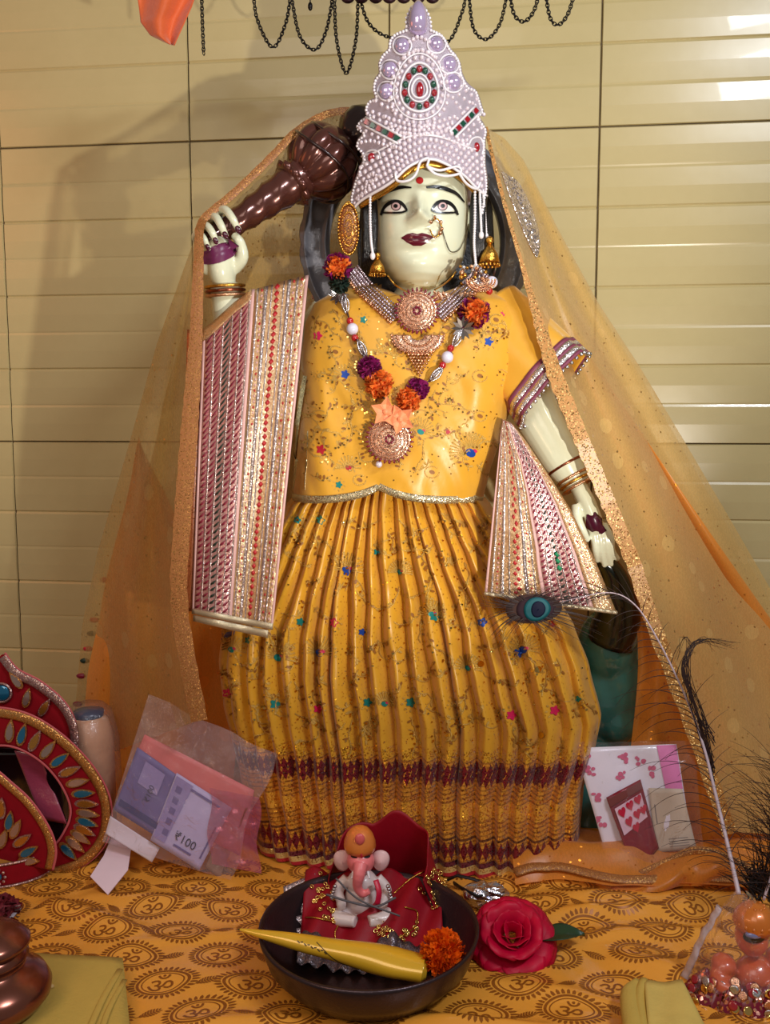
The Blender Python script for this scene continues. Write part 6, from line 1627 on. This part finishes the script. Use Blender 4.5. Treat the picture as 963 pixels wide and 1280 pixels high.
# ---- plastic wrapped orange figurine, lower right corner
ORF = M('orange_figure_paint', (200, 84, 36), .3, coat=.6, var=.15)
wf = thing('figurine', 'orange seated figurine in a clear wrap and sequined skirt, lower right corner', 'figurine', PZ(935, 1330, .006))
WY = -.215
def W_(px, py, dy=0.0): return P(px, py, WY+dy)
kw = pxr(1, WY)
mb = MB(); mb.sphere(W_(940, 1170), (21*kw, .020, 26*kw), 24, 16)
mb.sphere(W_(945, 1222), (30*kw, .022, 30*kw), 24, 16); mb.sphere(W_(905, 1205, -.003), (16*kw, .015, 13*kw), 18, 12); mb.sphere(W_(975, 1198, -.003), (18*kw, .016, 15*kw), 18, 12)
mb.tube([W_(908, 1205), W_(900, 1228, -.014), W_(922, 1240, -.028)], [.013, .011, .008], 14, 12); mb.tube([W_(975, 1200), W_(985, 1228, -.014), W_(965, 1240, -.028)], [.014, .011, .008], 14, 12)
mb.sphere(W_(945, 1262, 0), (36*kw, .028, 26*kw), 22, 14)
o = mb.build('body', ORF, wf); rm = o.modifiers.new('remesh', 'REMESH'); rm.mode = 'VOXEL'; rm.voxel_size = .0016; rm.use_smooth_shade = True; q = o.modifiers.new('smooth', 'SMOOTH'); q.iterations = 3
mb = MB(); mb.lathe([(.019, -.004), (.0205, .002), (.0200, .008), (.0165, .015), (.011, .020), (.001, .023)], W_(943, 1154, -.004), (0, -.1, 1), 40, lambda g, t: 1+.06*abs(sin(8*g))); cp = mb.build('beaded_cap', M('amber_paint', (206, 112, 34), .35, .2, coat=.5), wf)
mb = MB()
for j in range(4):
    for k in range(16-2*j): a = 2*pi*k/(16-2*j)+.2*j; r = .0202-.0035*j; mb.sphere(W_(943, 1154, -.004)+Vector((cos(a)*r, sin(a)*r, .003+.0055*j)), .0021, 7, 5)
mb.build('cap_beads', M('amber_paint', (206, 112, 34), .35, .2, coat=.5), cp)
mb = MB(); mb.sphere(W_(943, 1171, -.017), (14.5*kw, .006, 8.5*kw), 20, 12); mb.build('black_face_frame', BLACK, wf)
mb = MB(); mb.sphere(W_(943, 1168, -.0195), (11.5*kw, .005, 5.5*kw), 18, 10); mb.build('blue_grey_visor', M('blue_grey_gloss', (116, 120, 166), .12, coat=1.0), wf)
skm = GL('sequined_maroon', (110, 14, 40), (214, 160, 150), 300, .45, .2, 1.1)
mb = MB()
def skrt(u, v): t = pi+pi*u; r = 48+48*v; return W_(935, 1222)+Vector((cos(t)*r*kw*1.15, sin(t)*r*kw*.7, -(4+75*v)*kw*.62*(v+.05)+.010*(1-v)+.003*sin(t*14)))
mb.grid(skrt, 70, 16); mb.build('sequined_skirt', skm, wf, solid=.001)
for k in range(80):
    u, v = random.uniform(.02, .98), random.uniform(.05, .98); p = skrt(u, v); n_ = (p-W_(935, 1250)); n_.z = abs(n_.z)*.5; n_ = (n_.normalized()+Vector((random.uniform(-.4, .4), -.3, random.uniform(-.2, .5)))).normalized()
    mb = MB(); mb.lathe([(.001, 0), (.0046, .0003), (.0050, .0010), (.0035, .0012), (.001, .0012)], p+n_*.003, n_, 14); mb.build('disc_sequin', (SEQ, SILVER, RUBY, ROSEGOLD)[k % 4], wf)
mb = MB()
def wrapf(u, v):
    t = .92*pi+1.2*pi*u; top = W_(922, 1108, .01); r = (6+74*v**.8)*kw
    return Vector((top.x+.014*v+cos(t)*r*1.05, top.y-.01+sin(t)*r*.6, top.z-(165*v)*kw*.78))+Vector((.003*fbm(u*7, v*7, 3), .004*fbm(u*8, v*6, 5), .003*fbm(u*6, v*6, 8)))
mb.grid(wrapf, 60, 40); mb.build('clear_wrap', FL, wf)
mb = MB(); mb.tube([wrapf(.0, v/20)+Vector((-.002, 0, 0)) for v in range(4, 21)], .0055, 8, flat=.4); mb.build('frosted_seam', M('frosted_film', (214, 200, 210), .2, coat=.6, alpha=.6, bump=.8, bscale=120), wf)

# ---- peacock feathers
BARB = M('dark_brown_barb', (40, 16, 14), .5, var=.3); QUILL = M('pale_quill', (196, 176, 186), .35, var=.1)
pf_ = thing('peacock_feather', 'long peacock feather with a blue-green eye over the hem of the shawl', 'feather', P(924, 1118, -.12))
SP = [(924, 1118, -.12), (916, 1082, -.10), (905, 1035, -.075), (893, 985, -.05), (882, 940, -.03), (866, 892, -.012), (846, 846, -.002), (820, 795, .004), (795, 757, .004), (765, 741, .0), (720, 748, -.006), (672, 762, -.012)]
sp_ = catmull([P(*q) for q in SP], 120)
mb = MB(); mb.tube(sp_, lambda t: .0026*(1-t)**1.2+.0004, 8); mb.build('quill', QUILL, pf_)
def barb(mb, p, d0, ln, droop, r=.00045, n=10, side=1):
    pts = []; q = p.copy(); d = d0.normalized()
    for k in range(n):
        pts.append(q.copy()); q += d*(ln/n); d = (d+droop*(1.0/n)).normalized()
    mb.tube(pts, lambda t: r*(1-.75*t), 4, cap=False)
rg = random.Random(21)
for side, nm in ((-1, 'left'), (1, 'right')):
    mb = MB()
    for k in range(8, 118, 2 if side < 0 else 3):
        t = k/119; p = sp_[k]; tg = (sp_[min(119, k+1)]-sp_[k-1]).normalized(); s_ = tg.cross(Vector((0, -1, 0))).normalized()*side
        if t < .72:
            ln = (.105 if side < 0 else .05)*(.45+.75*rg.random())*(1.0 if t < .55 else .6); d0 = s_*.8+tg*(.8+.4*rg.random())+Vector((0, rg.uniform(-.3, .05), 0))
            droop = Vector((-.8 if side < 0 else .5, 0, -2.0 if side < 0 else -.6))*(.6+.7*rg.random())
        else:
            ln = .045*(.5+rg.random()); d0 = tg*1.0+s_*(.30+.3*rg.random())+Vector((0, rg.uniform(-.2, .2), 0)); droop = Vector((-.2, 0, rg.uniform(-.5, .4)))
        barb(mb, p, d0, ln, droop, .00066, 12)
    o = mb.build('barbs', BARB, pf_); o['kind'] = 'stuff'
# dark second plume bending over at the tip
mb = MB()
for k in range(26):
    a = [P(893+rg.uniform(-2, 2), 975+rg.uniform(-60, 10), -.03), P(873+rg.uniform(-8, 7), 890, -.02), P(858+rg.uniform(-7, 6), 840, -.012), P(862+rg.uniform(-4, 6), 812, -.008), P(880+rg.uniform(-8, 8), 799+rg.uniform(-4, 4), -.004), P(900+rg.uniform(-14, 28), 800+rg.uniform(-4, 16), 0)]
    if k % 5 == 0: a = a[:4]+[P(858+rg.uniform(-10, 2), 796, -.004), P(846+rg.uniform(-4, 4), 812+rg.uniform(0, 18), 0)]
    mb.tube(a, lambda t: .00055*(1-.7*t), 4, 22, cap=False)
o = mb.build('dark_plume', BARB, pf_); o['kind'] = 'stuff'
# the eye: nested ovals
ec = P(667, 761, -.020)
for (rx, rz, dx, m_, nm, off) in ((36, 19, -3, M('bronze_feather', (66, 44, 38), .75, .0, spec=.2, var=.4, vscale=200), 'bronze_ring', 0), (25, 17, 1, M('purple_brown_feather', (46, 28, 36), .75, .0, spec=.2, var=.3, vscale=200), 'purple_ring', .0012), (17, 15.5, 3, M('teal_feather', (6, 76, 84), .5, .2, spec=.3, var=.3, vscale=150), 'teal_ring', .0024), (9, 10.5, 5, M('deep_blue_feather', (5, 12, 40), .6, .1, spec=.2), 'blue_heart', .0034)):
    mb = MB(); ss = pxr(1, -.02)
    mb.grid(lambda u, v: ec+Vector((dx*ss+cos(2*pi*u)*rx*ss*v*(1+.10*cos(2*pi*u)), -off-.0008*(1-v), sin(2*pi*u)*rz*ss*v+.06*cos(2*pi*u)*rz*ss)), 40, 5, cu=True); mb.build(nm, m_, pf_, solid=.0004)
mb = MB()
for k in range(110):
    a = rg.uniform(0, 2*pi); p = ec+Vector((cos(a)*26*ss, -.0018, sin(a)*13*ss)); d0 = Vector((cos(a)*.9+(.9 if cos(a) > -.3 else -.2), -.05, sin(a)*.5))
    barb(mb, p, d0, .030+.045*rg.random()*(1.3 if cos(a) > 0 else .5), Vector((.5, 0, -.55 if sin(a) < 0 else .1)), .00042, 9)
o = mb.build('eye_barbs', BARB, pf_); o['kind'] = 'stuff'
# second feather at the right edge
pf2 = thing('peacock_feather', 'dark bushy peacock feather rising at the right edge behind the wrapped figurine', 'feather', P(962, 1125, -.10))
s2_ = catmull([P(955, 1125, -.10), P(972, 1070, -.09), P(988, 1000, -.08), P(1000, 920, -.06)], 50)
mb = MB(); mb.tube(s2_, .0018, 8); mb.build('quill', QUILL, pf2)
mb = MB()
for k in range(200):
    p = s2_[rg.randint(0, 40)].copy(); a = rg.uniform(.35*pi, .95*pi); barb(mb, p+Vector((0, rg.uniform(-.01, .02), 0)), Vector((cos(a), rg.uniform(-.3, .3), sin(a))), .05+.06*rg.random(), Vector((rg.uniform(-.9, .5), 0, rg.uniform(-1.2, .2))), .00055, 10)
o = mb.build('barbs', BARB, pf2); o['kind'] = 'stuff'
mb = MB()
for k in range(90):
    p = P(rg.uniform(935, 975), rg.uniform(1100, 1130), -.095+rg.uniform(0, .02)); a = rg.uniform(.2*pi, .8*pi); barb(mb, p, Vector((cos(a), 0, sin(a))), .03+.03*rg.random(), Vector((rg.uniform(-.8, .8), 0, -.3)), .0012, 7)
o = mb.build('downy_base', M('black_down', (18, 10, 14), .7), pf2); o['kind'] = 'stuff'
